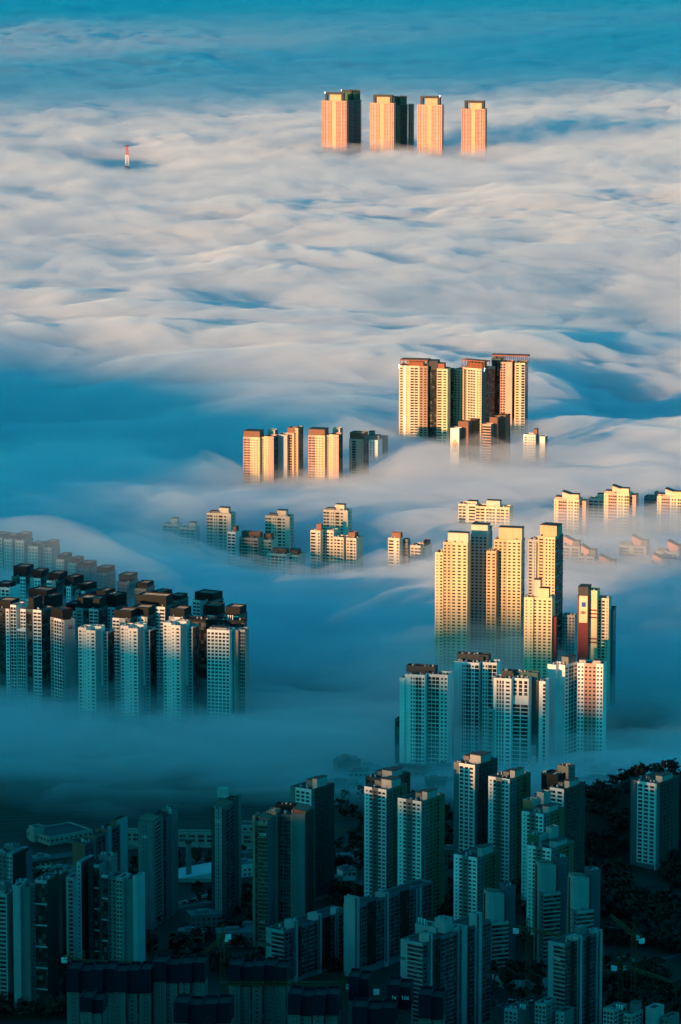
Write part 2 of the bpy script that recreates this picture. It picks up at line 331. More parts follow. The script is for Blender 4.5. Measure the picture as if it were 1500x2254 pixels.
# ------------------------------------------------------------------ blocks half sunk in the fog, middle distance
G = 'blocks half sunk in the fog'
def slab(label, vb, o, dv, w=62, pent=(27, 48), c='cream', **k):
    u0 = o; u1 = o + w
    tower(label, vb, [(u0, u1 - 9, u1, dv, 'g.9x2 b.15 w.6x2 b.1 g.7x1 w.6x1 b.5', 's1x1', dict(c=c, d=13, top=[('box', u0 + pent[0], u0 + pent[1], dv - 12, c, .3, .8), ('box', u0 + 8, u0 + 26, dv - 4, 'grey', .2, .5)]))], a=18, fh=7.2, group=G)
slab('cream block with small penthouse, alone left above the fog', 1272, 455, 1131)
slab('cream block up to its top floors in fog, middle of the three cream ones', 1276, 584, 1137, pent=(26, 46))
slab('cream block with penthouse and bare corner wall, behind the tall beige pair', 1272, 712, 1124, pent=(26, 46))
tower('stepped beige block with grey slatted crowns, left of the beige pair', 1328,
      [(501, 519, 527, 1171, 'g1x2', 'b1', dict(c='white', top=[('crown', 514, 550, 1159, 'brown', .2, .9)])), (527, 568, 576, 1185, 'w.4x1 g.8x2:pink w.8x2 g.6x1', 'b1', dict(c='pink', dy=6, d=12, top=[('crown', 532, 575, 1172, 'brown', .4, .95)])), (576, 598, 612, 1189, 'w.5x1 w.6x2 g.6x1', 'b1', dict(c='cream', dy=10, top=[('crown', 578, 596, 1176, 'brown', .3, .8)]))], a=22, fh=7.0, group=G)
tower('low beige block sinking in fog at the foot of the stepped beige block', 1340,
      [(588, 630, 633, 1220, 'w.4x1 g.8x2 w.8x2', '', dict(c='cream', d=13, top=[('crown', 600, 630, 1209, 'brown', .4, .9)])), (633, 656, 672, 1222, 'g1x1 w1x2', 'b1', dict(c='cream', dy=4, top=[('crown', 637, 655, 1210, 'brown', .3, .8)]))], a=22, fh=7.0, group=G)
tower('taller left half of the beige pair, with wide grey crown', 1336,
      [(684, 706, 712, 1168, 'g1x1 b.2 w.6x1', 'b1', dict(c='cream', top=[('crown', 697, 733, 1154, 'brown', .3, .9)])), (711, 735, 746, 1168, 'w.4x1 g.5x1 w.5x1', 'b1', dict(c='cream', dy=5))], a=22, fh=7.0, group=G)
tower('lower right half of the beige pair, with blank gable wall', 1338,
      [(735, 757, 764, 1183, 'w.5x1 g.5x1 w.5x1', 'b1', dict(c='cream', dy=3, d=12)), (763, 785, 800, 1185, 'w.5x1 g.5x1 w.5x1', 'b1', dict(c='cream', top=[('crown', 763, 782, 1173, 'brown', .3, .8)]))], a=24, fh=7.0, group=G)
tower('beige block with dark crown in fog left of the golden towers', 1342,
      [(855, 880, 888, 1185, 'g1x1 b.3 w.6x1', 'b1', dict(c='cream', top=[('crown', 863, 898, 1173, 'brown', .3, .9)])), (887, 898, 904, 1187, 'g1x1', 'b1', dict(c='grey', dy=6))], a=22, fh=7.0, group=G)
tower('faint beige block fading in fog between dark-crowned block and golden towers', 1322, [(904, 938, 952, 1202, 'w.5x1 g.8x2 w.5x1', 'b1', dict(c='cream', top=[('crown', 932, 950, 1190, 'brown', .3, .8)]))], a=22, fh=7.0, group=G)
tower('ghostly left block barely showing in the blue fog', 1262, [(358, 392, 400, 1154, 'g1x3', 'b1', dict(c='cream', d=12, top=[('box', 376, 390, 1142, 'cream', .3, .8)]))], a=18, fh=7.0, group=G)
tower('ghostly right block barely showing in the blue fog', 1270, [(396, 430, 438, 1162, 'g1x3', 'b1', dict(c='cream', d=12, top=[('box', 416, 430, 1151, 'cream', .3, .8)]))], a=18, fh=7.0, group=G)
G = 'sunlit blocks with gabled penthouses on the right'
def rblock(label, u0, vt, vb, c='ivory', w=74):
    tower(label, vb, [(u0, u0 + 54, u0 + 56, vt, 's.35x1 b.2 g1.1x4:pink b.12:white w.7x2 b.12:white g.6x2', '', dict(c=c, d=15, top=[('slope', u0 + 18, u0 + 41, vt - 16, 'cream', .2, .8), ('box', u0 + 36, u0 + 53, vt - 11, 'ivory', .1, .6), ('box', u0 + 2, u0 + 17, vt - 4, 'pink', .2, .8)])),
                      (u0 + 55, u0 + w - 5, u0 + w, vt + 3, 'g1x1 b.9', 'b1', dict(c='pink', dy=3, d=13))], a=16, fh=6.9, group=G)
rblock('golden gabled block up to its waist in fog, left of the right-hand three', 1221, 1100, 1258)
rblock('tallest golden gabled block, middle of the right-hand three', 1331, 1087, 1256)
rblock('golden gabled block cut by the right edge of the picture', 1448, 1094, 1256)
tower('cream block with small penthouse directly above the golden towers', 1268,
      [(1048, 1122, 1129, 1117, 'g1x2 b.1:white g1x3 b.1:white g.9x2 w.5x1', 'b1', dict(c='ivory', d=14, top=[('box', 1072, 1101, 1104, 'cream', .2, .7)]))], a=16, fh=6.9, group=G)
tower('faint cream block left behind the cream block above the golden towers', 1262, [(1010, 1048, 1056, 1110, 'g1x2 b.3 g1x1', 'b1', dict(c='cream', d=14, top=[('box', 1030, 1050, 1104, 'cream', .3, .8)]))], a=16, fh=6.9, group=G)
tower('ghostly block behind fog left of the tallest golden gabled block', 1236, [(1296, 1330, 1336, 1098, 'g1x3', 'b1', dict(c='cream', d=13, top=[('box', 1316, 1332, 1088, 'cream', .3, .8)]))], a=16, fh=6.8, group=G)
tower('ghostly block behind fog left of the block at the right edge', 1236, [(1419, 1446, 1452, 1094, 'g1x3', 'b1', dict(c='grey', d=13, top=[('box', 1442, 1460, 1084, 'grey', .3, .8)]))], a=16, fh=6.8, group=G)
G = 'foggy blocks with slanted brown penthouse roofs'
def slant(label, u0, u1, vt, pent, vb):
    tower(label, vb, [(u0, u1 - 9, u1, vt, 'g.8x2 b.3 g.8x2 b.2', 'b1', dict(c='lgrey', d=13, top=[('slope', pent[0], pent[1], pent[2], 'rose', .3, .9), ('box', pent[1] + 1, pent[1] + 14, pent[2] + 9, 'grey', .3, .8), ('crown', u0 + 2, pent[0] - 1, vt - 5, 'grey', .1, .6)]))], a=20, fh=7.0, group=G)
slant('slant-roofed foggy block just right of the golden towers', 1240, 1286, 1203, (1243, 1262, 1183), 1338)
slant('lower slant-roofed foggy block, second right of the golden towers', 1276, 1318, 1225, (1281, 1298, 1202), 1346)
slant('lowest slant-roofed foggy block, third right of the golden towers', 1316, 1360, 1245, (1322, 1342, 1225), 1350)
slant('slant-roofed block alone on the fog below the tallest golden block', 1365, 1432, 1203, (1393, 1413, 1181), 1330)
slant('slant-roofed block at the right edge, in fog', 1446, 1505, 1216, (1472, 1494, 1192), 1338)
slant('faint slant-roofed block sunk deepest in fog near the right edge', 1432, 1482, 1243, (1440, 1459, 1222), 1348)
# ------------------------------------------------------------------ golden towers
G = 'golden high-rise towers at the sunlit edge'
def gold(label, vb, blocks, **k): tower(label, vb, blocks, fh=7.1, group=G, a=k.pop('a', 14), c='ivory', **k)
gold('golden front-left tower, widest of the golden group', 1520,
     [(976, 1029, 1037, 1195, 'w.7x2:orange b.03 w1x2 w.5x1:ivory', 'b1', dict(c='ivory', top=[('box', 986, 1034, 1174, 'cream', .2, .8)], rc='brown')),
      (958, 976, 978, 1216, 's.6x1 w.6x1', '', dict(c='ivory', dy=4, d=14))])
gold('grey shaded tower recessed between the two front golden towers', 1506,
     [(1036, 1072, 1074, 1177, 'w1x4', '', dict(c='lgrey', dy=0, d=20, top=[('box', 1034, 1081, 1156, 'cream', .1, .6), ('slope', 1040, 1086, 1153, 'orange', .55, .95)]))])  # grey wall colour holds the shade cast by the front-left tower
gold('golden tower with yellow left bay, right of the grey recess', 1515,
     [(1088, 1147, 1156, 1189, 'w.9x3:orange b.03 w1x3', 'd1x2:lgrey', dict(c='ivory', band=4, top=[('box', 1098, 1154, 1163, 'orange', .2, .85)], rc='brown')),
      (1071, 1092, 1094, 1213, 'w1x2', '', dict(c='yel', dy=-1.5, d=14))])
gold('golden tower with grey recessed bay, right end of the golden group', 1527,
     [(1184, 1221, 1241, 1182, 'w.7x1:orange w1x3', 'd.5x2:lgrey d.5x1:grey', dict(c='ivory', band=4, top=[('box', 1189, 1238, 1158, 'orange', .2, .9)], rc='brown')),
      (1162, 1185, 1187, 1188, 'w.5x1 s.3x1 d.2', '', dict(c='lgrey', dy=6, d=14))], a=24)  # shade of the recessed bay is put into its grey
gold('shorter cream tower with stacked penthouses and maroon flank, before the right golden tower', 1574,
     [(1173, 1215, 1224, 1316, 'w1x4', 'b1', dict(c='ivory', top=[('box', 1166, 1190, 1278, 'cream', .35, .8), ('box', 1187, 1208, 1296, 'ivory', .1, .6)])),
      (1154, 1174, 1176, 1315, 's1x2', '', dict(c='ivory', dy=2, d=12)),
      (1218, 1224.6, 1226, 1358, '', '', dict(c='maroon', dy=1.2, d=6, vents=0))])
tower('maroon tower with white sign panel and striped cream pier', 1568,
      [(1272, 1295, 1297, 1310, 'b.03', '', dict(c='maroon', d=13, top=[('box', 1272, 1297, 1293, 'dgrey', .0, .95)])),
       (1275, 1293, 1294, 1312, 'b1:ivory', '', dict(c='ivory', dy=-.5, d=.4, vb=1371, part='sign_panel', vents=0)),
       (1280, 1288.5, 1289, 1326, '', '', dict(c='sgn', dy=-.8, d=.25, vb=1336, part='logo_panel', vents=0)), (1296, 1314, 1316, 1300, '', '', dict(c='ivory', dy=2, d=12)),
       (1296, 1314, 1315, 1342, '', '', dict(c='maroon', dy=1.75, d=.2, vb=1345, part='stripe', vents=0)), (1296, 1314, 1315, 1350, '', '', dict(c='maroon', dy=1.75, d=.2, vb=1353, part='stripe', vents=0)),
       (1296, 1314, 1315, 1358, '', '', dict(c='maroon', dy=1.75, d=.2, vb=1361, part='stripe', vents=0)), (1296, 1314, 1315, 1405, '', '', dict(c='maroon', dy=1.75, d=.2, vb=1408, part='stripe', vents=0)),
       (1296, 1314, 1315, 1413, '', '', dict(c='maroon', dy=1.75, d=.2, vb=1416, part='stripe', vents=0)),
       (1315, 1340, 1344, 1317, 'p1x2 s.4x1', 'b1', dict(c='cream', dy=6, d=12)), (1340, 1349, 1356, 1341, '', 'd1x2:teal', dict(c='teal', dy=14, d=14))], a=14, fh=7.3, group=G,
      signs=[('101', 1284, 1349, 7, 'dk', -.9)])
tower('ghostly pale tower in the mist between cream tower and maroon tower', 1520, [(1238, 1266, 1273, 1354, 'w1x4', 'b1', dict(c='lgrey'))], a=16, fh=7.1, group=G)
# ------------------------------------------------------------------ white stepped cluster at the right
G = 'white stepped towers below the golden group'
tower('white stepped tower with dark grid bays, leftmost of the white stepped group', 1700,
      [(892, 936, 938, 1486, 'b.5 w.5x2 l.6x2 w.3x1', '', dict(c='wht', d=12, band=3)), (880, 893, 895, 1492, 'b1 v.2x1', '', dict(c='wht', dy=3, d=12)), (870, 881, 883, 1583, 'd1x2:teal', '', dict(c='grey', dy=5, d=10)),
       (935, 944, 945, 1478, '', '', dict(c='dgrey', dy=7, d=10)), (943, 986, 1003, 1486, 'l1.2x3 b.08 w.8x2', 'b1', dict(c='wht', dy=1, d=13, band=3)),
       (895, 958, 961, 1468, '', '', dict(c='dgrey', dy=9, d=8, zb=20))], a=16, fh=8.8, group=G)
tower('white stepped tower at the back, behind between the front two', 1672,
      [(1021, 1055, 1057, 1459, 'w.3x1 l.6x2 w.4x1 l.5x1', '', dict(c='wht', d=12, band=4)), (1000, 1022, 1024, 1457, 'b1 v.25x1', '', dict(c='wht', dy=3, d=12)), (1055, 1064, 1065, 1446, '', '', dict(c='dgrey', dy=7, d=10)),
       (1062, 1094, 1101, 1459, 'w.4x2 l.6x2', 'b1', dict(c='wht', dy=1, d=12, band=4)), (1006, 1075, 1079, 1442, '', '', dict(c='dgrey', dy=9, d=8, zb=20))], a=16, fh=8.7, group=G)
tower('white stepped tower with wide banded glazing, front of the white stepped group', 1706,
      [(1087, 1126, 1128, 1494, 'b.2 v.6x3 w.5x1', '', dict(c='wht', d=12)), (1074, 1088, 1090, 1561, 'w1x1', '', dict(c='lgrey', dy=2, d=12)), (1125, 1131, 1132, 1482, '', '', dict(c='dgrey', dy=7, d=10)),
       (1129, 1164, 1182, 1494, 'v.9x3', 'b1', dict(c='wht', dy=1, d=12, vb=1546)), (1129, 1164, 1182, 1546, 'l1x2', 'b1', dict(c='wht', dy=1.02, d=12, band=3, vents=0)), (1181, 1201, 1206, 1500, 'b.35:dgrey b.5 n.3', '', dict(c='wht', dy=5, d=12)),
       (1104, 1128, 1129, 1477, '', '', dict(c='dgrey', dy=9, d=7, zb=20)), (1130, 1184, 1186, 1481, '', '', dict(c='teal', dy=9, d=7, zb=20))], a=16, fh=8.8, group=G)
tower('white stepped tower with blank ribbed walls, second from right in its group', 1684,
      [(1206, 1224, 1226, 1464, 'b1', '', dict(c='wht', d=12)), (1224, 1229, 1230, 1466, '', '', dict(c='dgrey', dy=4, d=10)), (1228, 1243, 1270, 1464, 'b1', 'w.4x1 l.5x2 w.4x1', dict(c='wht', dy=0, d=17, band=4, top=[('box', 1228, 1262, 1447, 'grey', .3, .9)]))], a=36, fh=8.7, group=G)
tower('white stepped tower with pink centre bay, right end of its group', 1684,
      [(1272, 1328, 1333, 1462, 'w.5x2 w.9x3:rose w.5x2', 'b1', dict(c='wht', d=14, top=[('box', 1276, 1290, 1455, 'lgrey', .1, .5), ('box', 1306, 1322, 1455, 'lgrey', .1, .5)]))], a=14, fh=8.8, group=G)
# ------------------------------------------------------------------ left cluster
G = 'pale slab towers in front of the left cluster'
def trip(label, o, dv):
    tower(label, 1600, [(283 + o, 304 + o, 312 + o, 1384 + dv, 's.5x1 w.6x1', 'b1:lgrey', dict(c='white', d=11)), (266 + o, 284 + o, 286 + o, 1378 + dv, 'w.6x1 s.6x2', '', dict(c='white', dy=3, d=12)),
                        (311 + o, 331 + o, 337 + o, 1386 + dv, 's.5x2 w.6x1', 'd1x1:lgrey', dict(c='lgrey', dy=10, d=12)), (292 + o, 317 + o, 319 + o, 1375 + dv, '', '', dict(c='white', dy=9, d=7, zb=30))], a=20, fh=7.9, group=G)
trip('pale slab tower, leftmost of the three alike before the left cluster', -93, 4)
trip('pale slab tower, middle of the three alike before the left cluster', 0, 0)
trip('pale slab tower, rightmost of the three alike before the left cluster', 94, -7)
tower('pale tower with square grid windows under a dark band, right end of the left cluster', 1592,
      [(456, 506, 515, 1388, 'p1x6', 'b1', dict(c='wht', d=14, band=4, top=[('box', 462, 500, 1383, 'lgrey', .3, .8)])), (514, 525, 526, 1387, 'b.6 b.5:tan', '', dict(c='lgrey', dy=5, d=10)), (525, 540, 542, 1386, 'l1x4', '', dict(c='lgrey', dy=6, d=10, band=4))], a=16, fh=7.9, group=G)
G = 'dark-crowned towers of the left cluster'
tower('long dark glass slab standing behind the pale slab towers', 1572, [(395, 538, 542, 1366, 'd1x14:dk', 'd1x2:dk', dict(c='dk', d=12, band=40, top=[('pipes', 500, 514, 1357, 'lgrey', .3, .5)]))], a=9, fh=7.8, group=G)
def crown(label, u0, uc, u1, vt, vb, ct, cr=None, f='w.5x1 g.6x1:wht', sd='d1x2:teal', c='grey', a=24, left=0, **k):
    cu0, cu1 = cr or (u0 + 1, u1 + 4)
    tower(label, vb, [(u0, uc, u1, vt, f, sd, dict(c=c, d=k.get('d', 18), band=4, top=[('crown', cu0, cu1, ct, 'dk', .15, .95)]))] + k.get('more', []), a=a, left=left, fh=k.get('fh', 7.7), group=k.get('group', G), signs=k.get('signs', ()))
crown('dark-crowned tower with blank grey gable bearing a red mark', 118, 143, 165, 1365, 1582, 1342, (121, 166), f='b1', sd='w.5x1 l1x3:wht w.4x1', c='lgrey', a=40, left=1, signs=[('104', 153, 1384, 6, 'dk', 0), ('~', 153, 1378, 14, 'red', 0)])
crown('large dark-crowned tower with white lattice left face and white window strip', 58, 92, 108, 1343, 1575, 1318, (38, 74), f='d.5x2:teal b.1 g.7x2:wht', sd='d1x2:teal',
      more=[(36, 57, 59, 1385, 'l1x4:wht', '', dict(c='wht', dy=3, d=14, band=30)), (24, 37, 38, 1332, 'l1x2:wht', '', dict(c='wht', dy=5, d=14)), (46, 58, 60, 1341, 'g1x2:wht', '', dict(c='wht', dy=5, d=12))])
crown('dark lattice tower at the left edge of the left cluster', -14, 22, 26, 1340, 1570, 1323, (-14, 24), f='l1x4:dgrey w.3x1:wht', sd='b1', c='dgrey')
crown('white grid tower top at the left edge above the dark lattice tower', -16, 22, 26, 1294, 1500, 1286, (-10, 16), f='p1x4', sd='b1', c='wht')
BR = [
 ('dark-crowned tower farthest back at the left of the left cluster', 26, 57, 64, 1270, 1452, 1248), ('dark-crowned tower second from the left in the back row', 66, 90, 97, 1273, 1456, 1257),
 ('dark-crowned tower with pale corner strip, third from the left in the back row', 103, 131, 138, 1279, 1462, 1263), ('long-roofed dark tower right of the three back-row crowns', 138, 160, 192, 1291, 1468, 1271),
 ('long-roofed dark tower sloping away behind the second row', 166, 188, 224, 1301, 1484, 1286), ('long-roofed dark tower ending the back row', 208, 228, 268, 1317, 1500, 1301),
 ('dark-crowned tower with light roof rails, left in the second row', 58, 100, 120, 1322, 1512, 1300), ('dark-crowned tower behind the large lattice tower', 90, 112, 146, 1339, 1540, 1313),
 ('dark-crowned tower with bright white window strip, mid left cluster', 166, 217, 230, 1341, 1542, 1318), ('dark-crowned tower with light roof rails, right in the second row', 224, 254, 284, 1337, 1530, 1310),
 ('dark-crowned grey tower peering over the leftmost pale slab tower', 248, 287, 296, 1362, 1572, 1345), ('dark-crowned grey tower peering between the left two pale slab towers', 287, 325, 330, 1358, 1566, 1338),
 ('dark-crowned tower with white corner above the middle pale slab tower', 298, 364, 369, 1336, 1532, 1313), ('dark-crowned tower peering between the right two pale slab towers', 372, 404, 411, 1359, 1565, 1341),
 ('tallest dark-crowned tower at the right end of the left cluster', 424, 466, 488, 1324, 1505, 1307), ('dark-crowned tower peering over the long dark slab, left one', 444, 478, 486, 1355, 1545, 1334),
 ('dark-crowned tower peering over the long dark slab, right one', 493, 526, 532, 1356, 1548, 1337), ('dark-crowned tower with pale bay, between second row and lattice tower', 142, 170, 176, 1345, 1530, 1330),
]
for i, (lb, u0, uc, u1, vt, vb, ct) in enumerate(BR):
    crown(lb, u0, uc, u1, vt, vb, ct, f=['w.5x1 d.4x1:teal g.6x2:wht', 'b.4 w.6x2:wht', 'g.6x2:wht b.5 d.4x1:teal', 'd.5x2:teal w.6x2:wht b.2'][i % 4], a=30 if u1 - uc > 15 else 20, c='lgrey' if i % 3 else 'grey')
G = 'ghostly towers fading in fog behind the left cluster'
for lb, u0, uc, u1, vt, vb, ct in [
 ('ghostly tower cut by the left edge in fog', -14, 6, 10, 1184, 1392, 1176), ('ghostly tower with reddish crown near the left edge', 9, 28, 32, 1188, 1394, 1179), ('ghostly tower with grey crown, third from the left edge', 34, 54, 58, 1190, 1398, 1176),
 ('ghostly pale tower, fourth from the left edge', 63, 84, 90, 1203, 1404, 1197), ('faintest ghostly tower, fifth from the left edge', 96, 114, 118, 1206, 1400, 1193), ('ghostly dark tower behind the end of the back row', 170, 196, 206, 1252, 1432, 1240),
 ('ghostly dark tower in fog above the middle of the left cluster', 258, 286, 296, 1282, 1452, 1266), ('ghostly dark long roof in fog above the middle pale tower', 330, 352, 405, 1312, 1490, 1303), ('ghostly tower sunk in fog, first right of the faint towers at the left edge', 124, 142, 150, 1232, 1420, 1222), ('ghostly tower sunk in fog, second right of the faint towers at the left edge', 150, 168, 174, 1240, 1424, 1230),
 ('ghostly dark tower in fog right behind the long sloping roofs', 296, 322, 332, 1296, 1466, 1284), ('ghostly dark tower in fog, last before the open teal fog', 372, 396, 404, 1322, 1498, 1312),
 ('ghostly dark tower in fog left of the tallest dark crown', 210, 236, 246, 1262, 1440, 1250)]:
    crown(lb, u0, uc, u1, vt, vb, ct, f='w1x3', c='grey' if 'dark' in lb else 'cream', group=G, fh=7.2, a=34 if u1 - uc > 15 else 20)
# ------------------------------------------------------------------ foreground, white and green towers
G = 'white, grey and green towers in the shade'
FA = 's.8x1:wht n.4x1:wht w1.0x1:grey n.4x1:wht w.8x1:wht'
SA = 'w1.0x2:grey b.1 w1.1x2:green n.4x1:green b.8:green'
FB = 'b.5 p1.3x3:wht b.1:white'
SB = 'b.4 w1.2x3:dgrey s.5x1:dgrey b.7:dgrey'
def kt(label, u0, uc, u1, vt, vb, pent, f=FA, sd=SA, a=36, c='grey', more=(), sc='dgrey', **k):
    pu0, pu1, pv = pent
    tower(label, vb, [(u0, uc, u1, vt, f, sd, dict(c=c, sc=sc, top=[('box', pu0, pu1, pv, 'lgrey', .25, .7), ('box', pu0 - 14, pu0 - 1, pv + 6, 'grey', .4, .85)]))] + list(more), a=a, fh=8.9, group=G, **k)
kt('white and green tower with pale penthouse, left one of the twin pair', 803, 851, 897, 1738, 2008, (840, 866, 1718))
kt('white and green tower with pale penthouse, right one of the twin pair', 877, 928, 981, 1764, 2040, (930, 951, 1744))
kt('dark tower top with pale penthouse peering over the left twin', 806, 850, 904, 1716, 1955, (842, 874, 1698), f='w1x4', sd='w1x4', c='dgrey')
kt('dark tower with bright white three-window grid, tallest of its row', 1000, 1046, 1098, 1684, 1948, (1036, 1067, 1664), f=FB, sd=SB)
kt('white and green tower with olive top, right of the tallest grid tower', 1077, 1122, 1171, 1715, 1964, (1124, 1146, 1697))
kt('white and green tower in front of the tallest grid tower', 1001, 1051, 1104, 1888, 2085, (1052, 1082, 1867))
kt('dark slab tower with twin stair shafts, behind the stepped green towers', 1208, 1242, 1292, 1737, 1962, (1244, 1264, 1720), f='b.2 p1.3x2:wht b.1:white', sd=SB, c='dgrey',
   more=[(1193, 1228, 1232, 1706, '', '', dict(c='dk', dy=14, d=12)), (1228, 1250, 1256, 1687, '', 's1x1', dict(c='grey', dy=20, d=8))])
kt('stepped white and green tower, upper one of the stepped pair', 1151, 1197, 1246, 1792, 2012, (1196, 1216, 1776), more=[(1152, 1172, 1181, 1762, 'b1:green', '', dict(c='lgrey', dy=14, d=9, zb=40)), (1182, 1197, 1213, 1745, '', '', dict(c='lgrey', dy=20, d=8, zb=40))])
kt('stepped white and green tower, lower one of the stepped pair', 1163, 1214, 1268, 1868, 2082, (1211, 1236, 1853), more=[(1164, 1187, 1195, 1839, 'b1:green', '', dict(c='lgrey', dy=14, d=9, zb=40)), (1202, 1214, 1230, 1822, '', '', dict(c='lgrey', dy=20, d=8, zb=40))])
kt('dark tower with bright white three-window grid, alone beside the wooded hill', 1392, 1446, 1502, 1725, 1918, (1446, 1470, 1709), f=FB, sd=SB)
kt('dark tower with white grid only at its top, behind the tan tower', 639, 686, 736, 1738, 1988, (688, 708, 1715), f='b.5 p1.3x3:wht b.1:white', sd=SB)
G = 'banded towers with blank pale screens on top'
def scr(label, u, vt, sv, vs, vb, o=0):
    tower(label, vb, [(u, u + 20, u + 57, vt, 'n1x1:lgrey', 'w.6x1 w.6x1 w.6x1', dict(c='grey', d=14)),
                      (u + 8, u + 12, u + 47, vs, 'b1:lgrey', '', dict(c='lgrey', dy=4, d=8, part='roof_screen', top=[('slope', u + 10, u + 40, vs - 10, 'lgrey', .1, .9)])),
                      (u - 2, u + 3, u + 8, vs - 4, '', '', dict(c='crane', dy=8, d=1.5, vents=0, part='orange_fin')),
                      (u + 49, u + 51, u + 72, vs - 20, 'b1', '', dict(c='blue', dy=14, d=10, part='slab'))], a=22, left=1, fh=9.6, group=G)
scr('banded tower with pale roof screen and orange fin, left of three', 1064, 2031, 0, 1971, 2150)
scr('banded tower with pale roof screen and orange fin, middle and tallest of three', 1178, 1966, 0, 1908, 2125)
scr('banded tower with pale roof screen and orange fin, right of three', 1251, 2005, 0, 1936, 2165)
# ------------------------------------------------------------------ long linked slabs in the foreground
G = 'long slab blocks with stair towers in the shade'
def longslab(label, u0, uc, u1, vt, vb, piers, a=38, sign=None, pcol='lgrey', extra=()):
    s = px_per_m(ground_at(uc, vb)[1], 60); k = 1 / s / math.tan(R(a))
    bl = [(u0, uc, u1, vt, 'b.32:lgrey n.7x1:lgrey', 'l.5x2:blue w.5x3:dk l.5x2:blue n.2:grey l.5x2:blue w.5x3:dk l.5x2:blue n.2:grey l.5x2:blue', dict(c='grey', sc='dgrey', band=3))]
    for (p0, pc, p1, pv) in piers:
        bl.append((p0, pc, p1, pv, 'b1', 'v.3:blue b.7', dict(c=pcol, dy=(pc - uc) * k - 1.0, part='stair_tower')))
    tower(label, vb, bl + list(extra), a=a, fh=9.9, group=G, signs=sign or ())
longslab('long slab with gold letters on its white gable, nearest left of two in a row', 585, 625, 772, 2049, 2170, [(626, 648, 656, 2028), (677, 701, 709, 2014), (727, 740, 746, 2000)], sign=[('104', 591, 2086, 8, 'dk', 0), ('\u2261', 591, 2070, 13, 'yel', 0)])
longslab('long slab continuing the row to the upper right, ending in banded balconies', 757, 785, 956, 1994, 2150, [(758, 782, 792, 1977), (826, 849, 857, 1968), (893, 920, 930, 1957)])
longslab('long slab with white vent pipes on its roof, in the middle foreground', 883, 931, 1087, 2076, 2310, [(923, 945, 953, 2058), (985, 1011, 1030, 2044), (1033, 1050, 1062, 2012)], sign=[('103', 889, 2118, 7, 'dk', 0)],
         extra=[(958, 980, 986, 2024, '', '', dict(c='lgrey', dy=22, d=7, zb=60)), (915, 960, 975, 2042, '', '', dict(c='lgrey', dy=24, d=10, top=[('pipes', 915, 934, 2033, 'white', .2, .6)]))])
longslab('long slab numbered 106 on its banded gable, at the lower right', 1209, 1245, 1330, 2078, 2290, [(1252, 1274, 1284, 2063), (1297, 1318, 1328, 2049)], sign=[('106', 1229, 2113, 9, 'white', 0)],
         extra=[(1266, 1278, 1284, 2059, '', '', dict(c='grey', dy=18, d=6, zb=60, top=[('pipes', 1266, 1276, 2048, 'white', .2, .6)]))])
# ------------------------------------------------------------------ single towers, left of the middle
G = 'gabled towers in the shade left of the middle'
tower('blue grey gabled tower numbered 101 with glazed rear slabs', 2046, [(304, 336, 343, 1812, 'b.5 s.6x2 b.7', 'w1x1', dict(c='grey', d=20, top=[('slope', 306, 335, 1806, 'grey', .1, .9)])), (337, 353, 355, 1793, '', '', dict(c='dgrey', dy=17, d=10)), (354, 366, 369, 1800, 'l1x3', '', dict(c='blue', dy=22, d=10, band=8)), (357, 379, 386, 1781, 'b.7 d.2:teal b.7:lgrey', 'b1', dict(c='grey', dy=32, d=12))], a=16, fh=9.2, group=G, signs=[('101', 320, 1843, 8, 'white', 0)])
tower('dark gabled tower with two columns of light dots and blue glass flank', 2030, [(465, 496, 506, 1781, 'b.7 s.5x1:lgrey b.2 s.5x1:lgrey b.6', 'l1x2:blue', dict(c='dgrey', d=18, top=[('slope', 472, 500, 1770, 'grey', .2, .9)])), (495, 515, 518, 1760, '', '', dict(c='dgrey', dy=16, d=10)), (514, 521, 525, 1757, 'b1:grey', '', dict(c='grey', dy=22, d=10)), (478, 500, 503, 1756, '', '', dict(c='lgrey', dy=20, d=5, zb=80))], a=16, fh=9.2, group=G, signs=[('101', 481, 1809, 7, 'white', 0)])
tower('tan tower with square grid gable numbered 104 and 101', 2088, [(567, 590, 597, 1812, 'l1x9:tan', 'b1:blue', dict(c='tan', d=16, top=[('slope', 568, 592, 1800, 'blue', .1, .9)])), (556, 562, 563, 1796, 'b1', '', dict(c='tan', dy=4, d=10)), (562, 568, 569, 1806, 'd1:blue', '', dict(c='blue', dy=3, d=10, band=2)), (587, 608, 609, 1787, '', '', dict(c='tan', dy=14, d=10)),
       (608, 616, 617, 1790, '', '', dict(c='dk', dy=18, d=10)), (614, 645, 646, 1793, 'l.6x1 b.1 l.9x3 b.3:tan', '', dict(c='blue', dy=16, d=14, band=4)), (644, 672, 682, 1792, 'b1', 'b1:dk', dict(c='grey', dy=14, d=18, top=[('slope', 640, 672, 1783, 'rbrown', .1, .9)])), (606, 648, 652, 1772, '', '', dict(c='dk', dy=30, d=6))], a=16, fh=9.2, group=G, signs=[('104', 579, 1838, 8, 'white', 0), ('101', 578, 2030, 7, 'white', 0)])
tower('brick red stepped block with glazed bays, before the long beige hall', 1990, [(158, 186, 207, 1857, 'b1', 'l.6x2:blue b.3:grey', dict(c='brick', d=16)), (198, 213, 223, 1839, 'b1', 'l.6x2:blue b.3:lgrey', dict(c='brick', dy=13, d=16)), (209, 236, 251, 1826, 'b1', 'b.3:lgrey l.6x2:blue', dict(c='brick', dy=24, d=16)), (242, 257, 269, 1806, 'b1', 'b.7:lgrey', dict(c='brick', dy=36, d=14))], a=26, fh=9.0, group=G)
